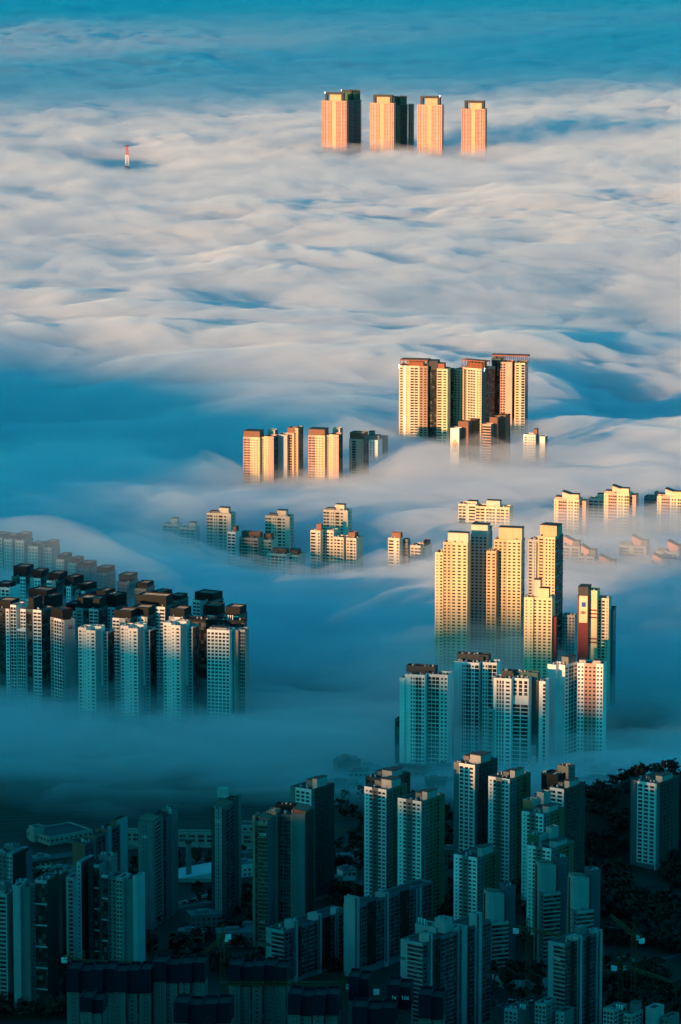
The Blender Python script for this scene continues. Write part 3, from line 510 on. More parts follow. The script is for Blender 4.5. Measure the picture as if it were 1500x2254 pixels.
# ------------------------------------------------------------------ bottom left slabs
G = 'blue grey slab towers at the lower left'
tower('slab tower with white balcony column cut by the left edge', 2226, [(-20, 16, 19, 1968, 'b.4 p.5x1', 'b1', dict(c='lgrey', d=12)), (-20, 14, 16, 1948, '', '', dict(c='grey', dy=8, d=10))], a=14, fh=9.7, group=G)
tower('slab tower with blank white end wall and tall framed glass, near the left edge', 2232, [(29, 45, 46, 1950, 'b1', '', dict(c='lgrey', d=10)), (45, 66, 67, 1953, 'b1', '', dict(c='grey', dy=1, d=10)), (66, 78, 79, 1944, 'w1x2', '', dict(c='grey', dy=5, d=12)), (78, 104, 121, 1938, 'd1x3:lgrey', 'b1:dk', dict(c='grey', dy=3, d=18, band=5)), (35, 58, 62, 1940, '', '', dict(c='grey', dy=12, d=6))], a=16, fh=9.7, group=G)
tower('slab tower with window grid and white edge pier at the left edge', 2105, [(-12, 15, 16, 1878, 'w1x3', '', dict(c='grey', d=12)), (15, 28, 53, 1880, 'w1x2:lgrey', 'b1:dk', dict(c='lgrey', dy=-1, d=20)), (51, 58, 61, 1876, 'b1', '', dict(c='blue', dy=14, d=8)), (8, 30, 40, 1862, '', '', dict(c='grey', dy=12, d=8))], a=24, fh=9.5, group=G, signs=[])
tower('dark slab tower behind a white balcony column, left of the framed glass slabs', 2142, [(145, 163, 165, 1932, 'b.2 p.7x1 b.05', '', dict(c='lgrey', d=12)), (106, 137, 145, 1924, 'b.8 w.6x2 b.4', '', dict(c='dgrey', dy=8, d=14)), (138, 156, 160, 1914, '', '', dict(c='grey', dy=16, d=10))], a=16, fh=9.6, group=G)
tower('wide slab tower with tall framed glass bays and blank white end wall', 2192, [(170, 180, 196, 1898, 's1x1', 'b1:dk', dict(c='lgrey', d=18)), (195, 206, 207, 1901, 'w1x2', '', dict(c='dgrey', dy=6, d=10)), (206, 219, 250, 1903, 'd1x2:lgrey', 'b1', dict(c='grey', dy=6, d=24, band=5, sc='dgrey')), (224, 238, 239, 1926, 'd1x2:lgrey', '', dict(c='grey', dy=-3, d=8, band=5)),
       (238, 257, 258, 1930, 'w1x2', '', dict(c='grey', dy=-2, d=12)), (257, 270, 271, 1932, 'p1x2:lgrey', '', dict(c='lgrey', dy=-4, d=12)), (270, 294, 295, 1936, 'b1', '', dict(c='grey', dy=-3, d=12)), (293, 302, 303, 1930, '', '', dict(c='lgrey', dy=-4, d=12)), (217, 247, 250, 1884, '', '', dict(c='grey', dy=16, d=8))], a=20, fh=9.6, group=G)
# ------------------------------------------------------------------ unfinished blocks wrapped in navy netting
G = 'unfinished blocks wrapped in navy netting'
def site(label, u0, u1, vt, vw, vb, n=4, sign=()):
    w = (u1 - u0) / n; bl = []
    for i in range(n):
        o = (0, 2.5, 1.0, 3.0, .4, 2.0, 1.4)[i % 7]; a0, a1 = u0 + i * w, u0 + (i + 1) * w
        bl.append((a0 + .5, a1 - .5, a1, vw - (i % 2) * 3, ['b.5 s.6x2 b.3', 's.6x1 b.8 d.15', 'b.4 w.5x1 b.5 d.2'][i % 3], '', dict(c='conc', dy=o + 1.5, d=14, vents=0)))
        bl.append((a0 - .3, a1 + .3, a1 + .5, vt + (i * 5) % 7, '', '', dict(c='navy', dy=o - .2, d=17, vb=vw + 6 + (i * 3) % 4, part='safety_net', vents=0, rc='dk')))
    tower(label, vb, bl, a=6, fh=9.8, group=G, name='unfinished_block', cat='unfinished building', signs=sign)
site('long unfinished block with wide navy net at the lower left', 146, 332, 2132, 2178, 2330, 7)
site('unfinished block with pale panel wall right of the long netted block', 337, 450, 2118, 2156, 2325, 4)
site('unfinished block with raised navy net under the green crane', 503, 632, 2124, 2162, 2330, 5)
site('unfinished low netted block at the bottom edge, left of the green crane mast', 382, 506, 2207, 2246, 2390, 4)
site('unfinished netted block with lamps on top, bottom centre', 634, 744, 2188, 2228, 2395, 4)
site('unfinished netted block behind the green crane mast', 768, 812, 2150, 2196, 2350, 2)
site('unfinished block with number 106 on its navy net', 852, 905, 2168, 2214, 2370, 2, sign=[('106', 893, 2196, 9, 'wht', -1.0), ('N', 869, 2196, 9, 'wht', -1.0)])
site('unfinished netted block right of the numbered net', 922, 976, 2190, 2236, 2385, 2)
site('small unfinished block in the bottom left corner of the site', 176, 226, 2196, 2222, 2395, 2)
site('unfinished netted block at the bottom edge, left of the numbered net', 776, 870, 2216, 2250, 2400, 3)
# ------------------------------------------------------------------ low roofs at the bottom right
G = 'low blocks with pale frames at the bottom edge'
tower('low block with pale roof frames and stair head, bottom edge left of the hoarding', 2330, [(1180, 1203, 1226, 2209, 'p1x3:lgrey', 'w1x2', dict(c='grey', d=12, top=[('box', 1208, 1238, 2202, 'lgrey', .3, .7)])), (1113, 1140, 1178, 2222, 'p1x3:lgrey', 'b1', dict(c='grey', d=14, dy=3, top=[('pipes', 1140, 1154, 2216, 'lgrey', .2, .6)])), (1225, 1244, 1254, 2228, 'w1x2:lgrey', 'b1', dict(c='grey', dy=5, d=12))], a=30, fh=9.8, group=G)
tower('low block with pale roof frames and stair head, in the bottom right corner', 2340, [(1331, 1352, 1376, 2222, 'p1x3:lgrey', 'p1x3:lgrey', dict(c='grey', d=14, top=[('pipes', 1352, 1368, 2216, 'lgrey', .2, .6)])), (1376, 1392, 1420, 2232, 'p1x2:lgrey', 'p1x3:lgrey', dict(c='grey', dy=2, d=12, top=[('box', 1370, 1408, 2210, 'grey', .5, .95)])), (1424, 1444, 1460, 2220, 'b1', 'b1', dict(c='lgrey', dy=6, d=10)), (1458, 1474, 1482, 2240, 'w1x2', 'b1', dict(c='grey', dy=8, d=12))], a=34, fh=9.8, group=G)
# ------------------------------------------------------------------ lattice mast far left
def lattice(mb, p, q, w0, w1, n, t, m=0):
    """square lattice beam from p to q"""
    p, q = Vector(p), Vector(q); d = (q - p).normalized(); up = Vector((0, 0, 1)) if abs(d.z) < .9 else Vector((0, 1, 0)); e = d.cross(up).normalized(); g = e.cross(d).normalized()
    def c(k, i):
        w = (w0 + (w1 - w0) * k) / 2; sx, sy = ((1, 1), (-1, 1), (-1, -1), (1, -1))[i]
        return p + (q - p) * k + e * w * sx + g * w * sy
    for i in range(4):
        mb.bar(c(0, i), c(1, i), t, m)
        for k in range(n): mb.bar(c(k / n, i), c((k + 1) / n, (i + 1) % 4), t * .7, m)
x, y, _ = ground_at(281, 428); r = empty('lattice_mast', (x, y, 0)); tag(r, 'red and white lattice mast alone on the cloud at the far left', 'radio mast')
zt = height_at(322, y); zs = [0, height_at(384, y), height_at(366, y), height_at(341, y), zt]
for i in range(4):
    m_ = MB(); w = [10, 7.5, 6.5, 5, 2.8]
    lattice(m_, (0, 0, zs[i]), (0, 0, zs[i + 1]), w[i], w[i + 1], 5, .9); m_.box(-w[i + 1] / 2 - .6, w[i + 1] / 2 + .6, -w[i + 1] / 2 - .6, w[i + 1] / 2 + .6, zs[i + 1] - .9, zs[i + 1] - .1)
    m_.build('mast_section', ['red' if i != 2 else 'white'], r)
m_ = MB(); m_.box(-5, 5, -2, 2, zt, zt + 1.6); m_.tube(0, 0, zt + 1.6, zt + 9, .5, .2, 0, 6); m_.build('antenna', ['dgrey'], r)
# ------------------------------------------------------------------ tower cranes
def crane(label, u, vb, vtop, tip, tail, col, luff=None):
    x, y, _ = ground_at(u, vb); zt = height_at(vtop, y); r = empty('tower_crane', (x, y, 0)); tag(r, label, 'crane', 'tower cranes on the building sites')
    m1 = MB(); lattice(m1, (0, 0, 0), (0, 0, zt), 2.4, 2.4, max(8, int(zt / 2.6)), .36); m1.box(-2.6, 2.6, -2.6, 2.6, -.2, .8); m1.build('mast', [col], r)
    def at(p, z):
        q = ground_at(p[0], p[1], z); return Vector((q[0] - x, q[1] - y, z))
    if luff:
        s = px_per_m(y, zt); tp = Vector(((tip[0] - u) / s, 2, height_at(tip[1], y + 2))); tl = Vector(((tail[0] - u) / s, -1, height_at(tail[1], y - 1)))
    else: tp = at(tip, zt + 2); tl = at(tail, zt + 2)
    def cap(v, L): return v if Vector((v.x, v.y, 0)).length < L else Vector((v.x, v.y, 0)).normalized() * L + Vector((0, 0, v.z))
    if not luff: tp, tl = cap(tp, 75), cap(tl, 22)
    c0 = Vector((0, 0, zt + (1.2 if not luff else 1)))
    m2 = MB(); lattice(m2, c0, tp, 2.0, 1.2, 22, .30); m2.build('jib', [col], r)
    m3 = MB(); lattice(m3, c0, tl, 2.0, 2.0, 6, .30); m3.build('counter_jib', [col], r)
    m4 = MB(); m4.box(tl.x - 1.6, tl.x + 1.6, tl.y - 1.3, tl.y + 1.3, tl.z - 3.2, tl.z - .6); m4.build('counterweight', ['wht'], r)
    m5 = MB(); lattice(m5, (0, 0, zt), (0, 0, zt + 8), 2.0, .7, 4, .3); top = Vector((0, 0, zt + 8)); m5.bar(top, tp * .7 + c0 * .3, .12); m5.bar(top, tl, .12); m5.build('apex', [col], r)
    m6 = MB(); m6.box(1.3, 3.2, -1.4, .8, zt - 1.6, zt + .9); m6.build('cab', ['wht'], r)
crane('orange luffing crane with raised jib, between dotted tower and tan tower', 491, 2215, 2066, (440, 2108), (504, 2055), 'crane', 1)
crane('green crane with very long level jib across the netted blocks', 757, 2330, 2170, (484, 2164), (829, 2176), 'cgreen')
crane('dark crane with pale counterweight in front of the lower left slabs', 186, 2290, 2122, (310, 2119), (142, 2106), 'crane')
crane('orange crane between the left and middle banded towers', 1162, 2215, 2050, (1235, 2060), (1136, 2042), 'crane')
crane('orange crane with raised jib on the dark hillside at the right', 1394, 2215, 2062, (1342, 2014), (1411, 2064), 'crane', 1)
crane('low green crane near the bottom right corner', 1366, 2232, 2128, (1478, 2161), (1352, 2124), 'cgreen')
# ------------------------------------------------------------------ beige halls beyond the foreground
def hall(label, u0, uc, u1, vt, vb, a, f, sd, **k):
    tower(label, vb, [(u0, uc, u1, vt, f, sd, dict(c='beige', sc='beige', vents=0, rc='roof'))] + k.get('more', []), a=a, left=k.get('left', 0), fh=9.5, name='depot_hall', cat='hall', group='beige halls by the railway yard')
hall('low beige hall with round corner tower and arcade, left of the brick block', 52, 108, 198, 1842, 1862, 52, 'w1x7', 'w1x9', left=0, more=[(60, 74, 82, 1821, '', '', dict(c='beige', dy=10, d=8, vents=0)), (54, 190, 192, 1862, 'v1x9:grey', '', dict(c='grey', dy=-10, d=12, vents=0))])
hall('long beige hall with dark buttresses, behind the gabled towers', 268, 560, 562, 1834, 1868, 5, 'p1x14 b.02', '', more=[(505, 560, 562, 1816, 'w1x4', '', dict(c='beige', dy=30, d=12, vents=0))])
hall('grey station building with columns, in mist left of the tallest grid tower', 868, 938, 952, 1697, 1722, 12, 'v1x5:grey', 'b1')
# tent roof, chimney, hoardings
x, y, _ = ground_at(452, 1942); s = px_per_m(y, 5); r = empty('sports_hall', (x, y, 0)); tag(r, 'white gabled roof glowing among dark trees left of the dotted tower', 'hall')
m_ = MB(); w = 17; m_.box(-w, w, 0, 26, 0, 2.4); m_.build('wall', ['lgrey'], r)
m_ = MB(); m_.hexa([(-w - 1, -1, 2.42), (w + 1, -1, 2.42), (w + 1, 27, 2.42), (-w - 1, 27, 2.42), (w - 5, -1, 8.2), (w - 4.6, -1, 8.2), (w - 4.6, 27, 8.2), (w - 5, 27, 8.2)]); m_.build('roof', ['tent'], r)
x, y, _ = ground_at(416, 1936); r = empty('chimney', (x, y, 0)); tag(r, 'slim concrete chimney with a collar, right of the tower numbered 101', 'chimney')
m_ = MB(); zt = height_at(1856, y); m_.tube(0, 0, 0, zt, 1.9, 1.5, 0, 14); m_.build('shaft', ['grey'], r); m_ = MB(); m_.tube(0, 0, zt, zt + 2.4, 2.2, 2.2, 0, 14); m_.build('collar', ['dgrey'], r)
def hoarding(label, pts, h):
    q = [Vector(ground_at(u, v)) for u, v in pts]; r = empty('site_hoarding', q[0]); tag(r, label, 'fence', 'pale hoardings round the building sites')
    m1 = MB(); m2 = MB()
    for a, b in zip(q, q[1:]):
        n = max(1, int((b - a).length / 2.4)); e = (b - a) / n; nn = Vector((-e.y, e.x, 0)).normalized() * .06
        for i in range(n):
            p0 = a + e * (i + .06) - q[0]; p1 = a + e * (i + .94) - q[0]
            m1.hexa([tuple(p0 - nn), tuple(p1 - nn), tuple(p1 + nn), tuple(p0 + nn), *[tuple(v + Vector((0, 0, h))) for v in (p0 - nn, p1 - nn, p1 + nn, p0 + nn)]])
            pp = a + e * i - q[0]; m2.box(pp.x - .08, pp.x + .08, pp.y - .08, pp.y + .08, 0, h + .3)
    m1.build('panels', ['lgrey'], r); m2.build('posts', ['dgrey'], r)
hoarding('curved pale panel hoarding below the left banded tower', [(1083, 2166), (1110, 2176), (1150, 2180), (1185, 2177), (1212, 2171)], 6.0)
hoarding('long pale panel hoarding low on the dark hillside at the right', [(1392, 2196), (1430, 2200), (1470, 2203), (1520, 2202)], 3.2)
hoarding('short pale panel hoarding right of the slab numbered 106', [(1331, 2180), (1346, 2186)], 5.0)
# ------------------------------------------------------------------ roads, yards and low houses on the plain
def strip(name, pts, w, key, z):
    q = [Vector(ground_at(u, v, z)) for u, v in pts]; mb = MB()
    L = []
    for i, p in enumerate(q):
        a, b = q[max(0, i - 1)], q[min(len(q) - 1, i + 1)]; d = (b - a).normalized(); n = Vector((-d.y, d.x, 0)) * w / 2; L.append((p - n, p + n))
    for (a, b), (c, d) in zip(L, L[1:]): mb.quad(tuple(a), tuple(c), tuple(d), tuple(b))
    return struct(mb.build(name, [key]))
PAL['asphalt'] = (.045, .047, .05); PAL['mark'] = (.5, .5, .48); PAL['viaduct'] = (.05, .053, .055)
R1 = [(-60, 1938), (120, 1912), (300, 1898), (560, 1884), (800, 1858), (1010, 1840), (1500, 1800)]
strip('road', R1, 16, 'asphalt', .12); strip('road_marking', R1, .35, 'mark', .124)
R2 = [(300, 2010), (430, 1990), (545, 1968), (640, 1960), (780, 1948), (1000, 1905)]
strip('road', R2, 11, 'asphalt', .12); strip('road_marking', R2, .3, 'mark', .124)
R3 = [(1090, 2215), (1150, 2200), (1330, 2145), (1500, 2100)]
strip('road', R3, 10, 'asphalt', .12); strip('road_marking', R3, .3, 'mark', .124)
for i in range(7):
    vv = 1772 + i * 7 + (i * i * 3) % 5; strip('railway_track', [(-40, vv + 16 + i), (400, vv + 4), (830, vv - 12 - i)], 1.8, 'viaduct', .3)
strip('railway_track', [(760, 1712), (1000, 1690), (1500, 1672)], 5, 'viaduct', .3)
# elevated road at the left
q = [Vector(ground_at(u, v, 7)) for u, v in [(-20, 1915), (60, 1898), (160, 1885), (300, 1868)]]; r = empty('viaduct', (q[1].x, q[1].y, 0)); tag(r, 'elevated road deck on piers, behind the lower left slabs', 'viaduct')
md = MB(); mp_ = MB()
for a, b in zip(q, q[1:]):
    a2, b2 = a - Vector((q[1].x, q[1].y, 0)), b - Vector((q[1].x, q[1].y, 0)); n = Vector((-(b - a).y, (b - a).x, 0)).normalized() * 6
    md.hexa([tuple(v) for v in (a2 - n, b2 - n, b2 + n, a2 + n)] + [tuple(v + Vector((0, 0, 1.6))) for v in (a2 - n, b2 - n, b2 + n, a2 + n)])
    for k in range(3):
        c = a2 + (b2 - a2) * (k + .5) / 3; pm = MB(); pm.box(c.x - 1, c.x + 1, c.y - 1.4, c.y + 1.4, 0, 7); pm.build('pier', ['conc'], r)
md.build('deck', ['viaduct'], r)
# low houses
rnd = random.Random(5); HS = []
def low(u, v, w, d, h, col, lab):
    x, y, _ = ground_at(u, v); r = empty('low_building', (x, y, 0), rnd.uniform(-.5, .5)); tag(r, lab, 'low building', 'low buildings on the misty plain')
    m1 = MB(); m1.box(-w / 2, w / 2, 0, d, 0, h); m1.build('wall', [col], r); m1 = MB(); m1.box(-w / 2 - .3, w / 2 + .3, -.3, d + .3, h, h + .5); m1.box(-w / 4, w / 8, d * .3, d * .7, h + .5, h + 2.2); m1.build('roof', ['grey'], r)
    n = max(2, int(w / 3))
    for fl in range(max(1, int(h / 3))):
        for i in range(n): m1 = MB(); m1.box(-w / 2 + (i + .2) * w / n, -w / 2 + (i + .75) * w / n, -.08, 0.02, fl * 3 + 1, fl * 3 + 2.4); m1.build('window', [glass()], r)
LOWS = [(1310, 1722), (1330, 1716), (1352, 1724), (1374, 1712), (1300, 1740), (1322, 1738), (1366, 1735), (1350, 1742), (1180, 1705), (1296, 1702), (790, 1720), (770, 1702), (760, 1690), (815, 1700), (1405, 1704), (960, 1742), (985, 1735), (975, 1708), (750, 1740),
        (50, 1925), (96, 1918), (130, 1934), (560, 1905), (545, 1930), (760, 1905), (770, 1930), (745, 1960), (790, 1895), (990, 1900), (1100, 2140), (455, 2040), (545, 2060), (520, 2085), (420, 2075), (1345, 2160), (1380, 2150), (1420, 2172)]
for i, (u, v) in enumerate(LOWS):
    low(u, v, rnd.uniform(9, 22), rnd.uniform(8, 14), rnd.uniform(3.5, 9), rnd.choice(['grey', 'lgrey', 'conc', 'beige', 'wht']),
        'small flat-roofed low building on the misty plain right of the middle' if 1170 < u and v < 1750 else 'small flat-roofed low building on the misty plain by the station' if 740 < u < 1000 and v < 1750 else 'small flat-roofed low building on dark ground among the foreground towers')
# parked cars
def make_car(col):
    r = empty('parked_car', (0, 0, 0))
    mb = MB(); mb.hexa([(-2.2, -.9, .35), (2.2, -.9, .35), (2.2, .9, .35), (-2.2, .9, .35), (-2.15, -.86, .95), (2.1, -.86, .85), (2.1, .86, .85), (-2.15, .86, .95)])
    mb.build('body', [col], r)
    mb = MB(); mb.hexa([(-1.7, -.8, .93), (1.0, -.8, .88), (1.0, .8, .88), (-1.7, .8, .93), (-1.2, -.66, 1.45), (.3, -.66, 1.45), (.3, .66, 1.45), (-1.2, .66, 1.45)]); mb.build('cabin', [glass()], r)
    for sx in (-1.35, 1.35):
        for sy in (-.82, .82):
            mb = MB(); n = 10
            for i in range(n):
                a0, a1 = 2 * math.pi * i / n, 2 * math.pi * (i + 1) / n
                mb.hexa([(sx, sy - .1, .33), (sx + .33 * math.cos(a0), sy - .1, .33 + .33 * math.sin(a0)), (sx + .33 * math.cos(a1), sy - .1, .33 + .33 * math.sin(a1)), (sx, sy - .1, .33), (sx, sy + .1, .33), (sx + .33 * math.cos(a0), sy + .1, .33 + .33 * math.sin(a0)), (sx + .33 * math.cos(a1), sy + .1, .33 + .33 * math.sin(a1)), (sx, sy + .1, .33)])
            mb.build('wheel', ['dk'], r)
    return r
PAL['carw'] = (.7, .71, .72)
protos = {c: make_car(c) for c in ('carw', 'steel', 'dk')}; used = set()
def place_car(c, u, v, rz, lab, grp):
    x, y, _ = ground_at(u, v); p = protos[c]
    if c in used:
        o = p.copy(); COL.objects.link(o)
        for ch in list(p.children): k = ch.copy(); COL.objects.link(k); k.parent = o
    else: o = p; used.add(c)
    o.location = (x, y, .13); o.rotation_euler = (0, 0, rz); tag(o, lab, 'car', grp)
cn = {'carw': 'white', 'steel': 'grey', 'dk': 'dark'}
for i in range(15):
    c = rnd.choice(['carw', 'carw', 'steel', 'dk']); u = 390 + i * 5.3 + rnd.uniform(-.6, .6); place_car(c, u, 1992 - (u - 390) * .27, R(100), f'{cn[c]} car parked in the row along the road left of the dotted tower', 'cars in the row by the road')
for i in range(16):
    c = rnd.choice(['carw', 'steel', 'steel', 'dk']); place_car(c, rnd.uniform(1085, 1200), rnd.uniform(2196, 2214), R(rnd.choice([10, 100])), f'{cn[c]} car parked on dark ground below the curved hoarding', 'cars parked below the curved hoarding')
for i in range(14):
    c = rnd.choice(['carw', 'steel', 'dk']); place_car(c, rnd.uniform(1334, 1392), rnd.uniform(2128, 2192), R(rnd.choice([30, 120])), f'{cn[c]} car parked at the foot of the dark hillside on the right', 'cars parked below the hillside')
# ------------------------------------------------------------------ ground, hills, woods
def ground_mat():
    m, t, p = new_mat('ground'); tc = t.nodes.new('ShaderNodeTexCoord')
    n = t.nodes.new('ShaderNodeTexNoise'); n.inputs['Scale'].default_value = .012; n.inputs['Detail'].default_value = 8; t.links.new(tc.outputs['Object'], n.inputs[0])
    v = t.nodes.new('ShaderNodeTexVoronoi'); v.inputs['Scale'].default_value = .03; t.links.new(tc.outputs['Object'], v.inputs[0])
    cr = t.nodes.new('ShaderNodeValToRGB'); cr.color_ramp.elements[0].position = .4; cr.color_ramp.elements[0].color = (.008, .012, .008, 1); cr.color_ramp.elements[1].position = .66; cr.color_ramp.elements[1].color = (.036, .037, .036, 1)
    mx_ = t.nodes.new('ShaderNodeMix'); mx_.data_type = 'RGBA'; mx_.blend_type = 'MULTIPLY'; mx_.inputs[0].default_value = .6
    t.links.new(n.outputs[0], cr.inputs[0]); t.links.new(cr.outputs[0], mx_.inputs[6]); t.links.new(v.outputs['Color'], mx_.inputs[7]); t.links.new(mx_.outputs[2], p.inputs['Base Color']); p.inputs['Roughness'].default_value = .95
    return m
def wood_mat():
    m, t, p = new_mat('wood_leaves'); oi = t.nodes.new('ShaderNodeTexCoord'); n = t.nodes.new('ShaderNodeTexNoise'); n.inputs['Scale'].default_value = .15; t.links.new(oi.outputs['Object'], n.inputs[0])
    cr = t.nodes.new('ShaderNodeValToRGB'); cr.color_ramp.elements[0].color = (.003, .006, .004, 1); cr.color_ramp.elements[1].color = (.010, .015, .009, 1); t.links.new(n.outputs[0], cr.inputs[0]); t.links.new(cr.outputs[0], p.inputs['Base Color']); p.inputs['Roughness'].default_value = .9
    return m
WOOD = wood_mat()
def hill_h(X, Y):
    cx, cy, _ = ground_at(1490, 1832); h = 42 * np.exp(-((X - cx) / 80) ** 2 - ((Y - cy) / 58) ** 2)
    h2 = 640 * np.exp(-(X / 800) ** 2 - ((Y + 250) / 760) ** 2)
    return h + h2
mb = MB(); g = 40000.0
gm = mb; gm.quad((-g, -12000, 0), (g, -12000, 0), (g, 60000, 0), (-g, 60000, 0)); o = gm.build('ground', [ground_mat()]); struct(o)
def terrain(name, x0, x1, y0, y1, n, m, fn, mat):
    X, Y = np.meshgrid(np.linspace(x0, x1, n), np.linspace(y0, y1, m)); Z = fn(X, Y) - .6
    idx = np.arange(n * m).reshape(m, n); q_ = np.stack([idx[:-1, :-1], idx[:-1, 1:], idx[1:, 1:], idx[1:, :-1]], -1).reshape(-1, 4)
    me = bpy.data.meshes.new(name); me.from_pydata(np.stack([X, Y, Z], -1).reshape(-1, 3).tolist(), [], q_.tolist()); me.polygons.foreach_set('use_smooth', [True] * len(q_)); me.materials.append(mat)
    o = bpy.data.objects.new(name, me); COL.objects.link(o); return struct(o)
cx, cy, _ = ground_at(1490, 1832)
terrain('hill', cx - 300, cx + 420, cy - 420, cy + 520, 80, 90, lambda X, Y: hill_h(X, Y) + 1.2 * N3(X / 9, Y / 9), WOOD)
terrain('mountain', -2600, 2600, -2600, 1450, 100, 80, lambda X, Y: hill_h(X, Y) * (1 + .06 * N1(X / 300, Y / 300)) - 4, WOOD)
# the unseen ridge behind, its crest shaped to lay shade over the near city
hx, hy = -math.sin(SUN_AZ), -math.cos(SUN_AZ)
RL = [-9000, -6000, -4500, -3900, -3600, -3300, -2950, -2640, -2560, -2500, -2350, -2200, -2110, -1940, -1880, -1820, -1720, -1620, -1536, -1400, -1250, -600, 800, 3000, 7000]
RZ = [560, 585, 600, 640, 690, 722, 710, 705, 695, 642, 634, 612, 594, 592, 602, 604, 595, 584, 566, 563, 585, 640, 690, 640, 560]
vs, fs = [], []; nL = 400
for i in range(nL):
    L = -9000 + 16000 * i / (nL - 1); z = float(np.interp(L, RL, RZ)) + 5 * math.sin(L / 61.0) + 3 * math.sin(L / 23.0 + 1); bx_, by_ = hx * 2600 - hy * L, hy * 2600 + hx * L
    for t_, k_ in ((-1700, 0), (-900, .45), (-300, .86), (0, 1), (300, .87), (1000, .5), (2600, 0)): vs.append((bx_ + hx * t_, by_ + hy * t_, z * k_ - (4 if k_ == 0 else 0)))
    if i:
        for j in range(6): a = 7 * i + j; fs.append((a - 7, a - 6, a + 1, a))
me = bpy.data.meshes.new('ridge'); me.from_pydata(vs, [], fs); me.materials.append(WOOD); o = bpy.data.objects.new('mountain_ridge', me); COL.objects.link(o); struct(o)
# woods: leaf clumps over the hill and between the towers
rw = np.random.RandomState(4); pts = []
def scatter(n, u0, u1, v0, v1):
    for _ in range(n):
        u, v = rw.uniform(u0, u1), rw.uniform(v0, v1); x, y, _z = ground_at(u, v)
        if N1(np.array(x / 60.), np.array(y / 60.)) < -.05: continue
        pts.append((x, y, 0.0, rw.uniform(3.5, 7)))
scatter(420, -40, 300, 1935, 2250); scatter(420, 300, 800, 1890, 2150); scatter(160, 980, 1200, 1900, 2200); scatter(1500, 1290, 1540, 1925, 2260); scatter(120, 740, 1010, 1760, 1880)
for _ in range(1500):
    x = cx + rw.uniform(-170, 190); y = cy + rw.uniform(-125, 125); h = float(hill_h(np.array(x), np.array(y)))
    if h > 3: pts.append((x, y, h - 1, rw.uniform(3, 6)))
fv, ff = [], []
for (x, y, z, r_) in pts:
    hgt = r_ * 1.7
    for _ in range(18):
        d = rw.normal(size=3); d /= np.linalg.norm(d); rad = r_ * rw.uniform(.45, 1.0); c = np.array([x + d[0] * rad * .8, y + d[1] * rad * .8, z + hgt * .62 + d[2] * rad * .75])
        e = rw.normal(size=3); e /= np.linalg.norm(e); f_ = np.cross(e, d); f_ /= (np.linalg.norm(f_) + 1e-6); q0 = r_ * rw.uniform(.22, .42); k = len(fv)
        fv += [tuple(c + e * q0), tuple(c + f_ * q0), tuple(c - e * q0 + d * q0 * .4), tuple(c - f_ * q0)]; ff.append((k, k + 1, k + 2, k + 3))
me = bpy.data.meshes.new('woods'); me.from_pydata([tuple(map(float, p)) for p in fv], [], ff); me.materials.append(WOOD); o = bpy.data.objects.new('woods', me); COL.objects.link(o); struct(o, 'stuff')
# ------------------------------------------------------------------ fog sea
def ss(a, b, x):
    t = np.clip((x - a) / (b - a), 0, 1); return t * t * (3 - 2 * t)
ANCH = [  # u, v (pixel of the plain below), fog top height, radius u, radius v
]
def fog_base(u, v):
    """height of the fog top over the plain by the row its foot lies in"""
    h = np.interp(v, [-200, 400, 900, 1150, 1260, 1340, 1420, 1500, 1580, 1640, 1700, 1760, 1810, 1900, 2600],
                     [62, 62, 60, 55, 50, 44, 36, 24, 13, 12, 8, 0, -12, -32, -60])
    for (cu, cv, dh, ru, rv) in BUMPS:
        h = h + dh * np.exp(-((u - cu) / ru) ** 2 - ((v - cv) / rv) ** 2)
    return h
BUMPS = [
    (470, 1105, -27, 140, 55),
    (150, 1310, -10, 230, 50), (1380, 760, -18, 260, 60), (300, 640, -16, 300, 40), (950, 560, -16, 300, 40),
    (281, 425, -38, 90, 32), (890, 400, -24, 300, 36), (1000, 1085, -10, 200, 30), (1320, 1258, -15, 230, 30), (600, 1276, -12, 300, 25),
    (120, 1000, -45, 330, 90), (1420, 980, -40, 200, 80), (700, 1480, -14, 260, 110), (1430, 1560, -12, 160, 90),
    (300, 1500, -12, 300, 70), (1100, 1640, -14, 260, 50), (1300, 1720, 10, 300, 40), (330, 1340, 16, 300, 50), (100, 1392, 14, 260, 34), (230, 1450, 24, 260, 34), (590, 1305, -15, 330, 40), (620, 1325, -20, 280, 40),
]
def fog_top(X, Y, u, v):
    wx = 80 * N1(X / 480, Y / 420); wy = 80 * N2(X / 480, Y / 420)
    x, y = X + wx + .18 * (Y + wy), Y + wy
    b1 = 1 - np.abs(N1(x / 800 + 9, y / 520)) * 2.0
    x2, y2 = x + 34 * N3(x / 190, y / 150), y + 34 * N1(x / 190 + 5, y / 150)
    b2 = np.abs(N2(x2 / 430 + 3, y2 / 250)) * 2.0
    b3 = np.abs(N3(x2 / 190, y2 / 110)) * 2.0
    b4 = np.abs(N1(x2 / 80 + 2, y2 / 52)) * 2.0
    patch = .45 + .8 * ss(-.3, .4, N2(x / 1100 + 4, y / 1100))
    n = 28 * N3(x / 1700, y / 1200) + 13 * (b1 - .4) + patch * (14 * (b2 - .5) + 9.5 * (b3 - .5) + 5 * (b4 - .5) + 3 * N2(x2 / 26, y2 / 24))
    amp = np.interp(v, [-200, 900, 1180, 1350, 1700, 1850, 3000], [1.35, 1.2, 0.9, 0.65, 0.5, 0.3, 0.1])
    for (cu, cv, k, ru, rv) in CALM: amp = amp * (1 - k * np.exp(-((u - cu) / ru) ** 2 - ((v - cv) / rv) ** 2))
    return fog_base(u, v) + n * amp
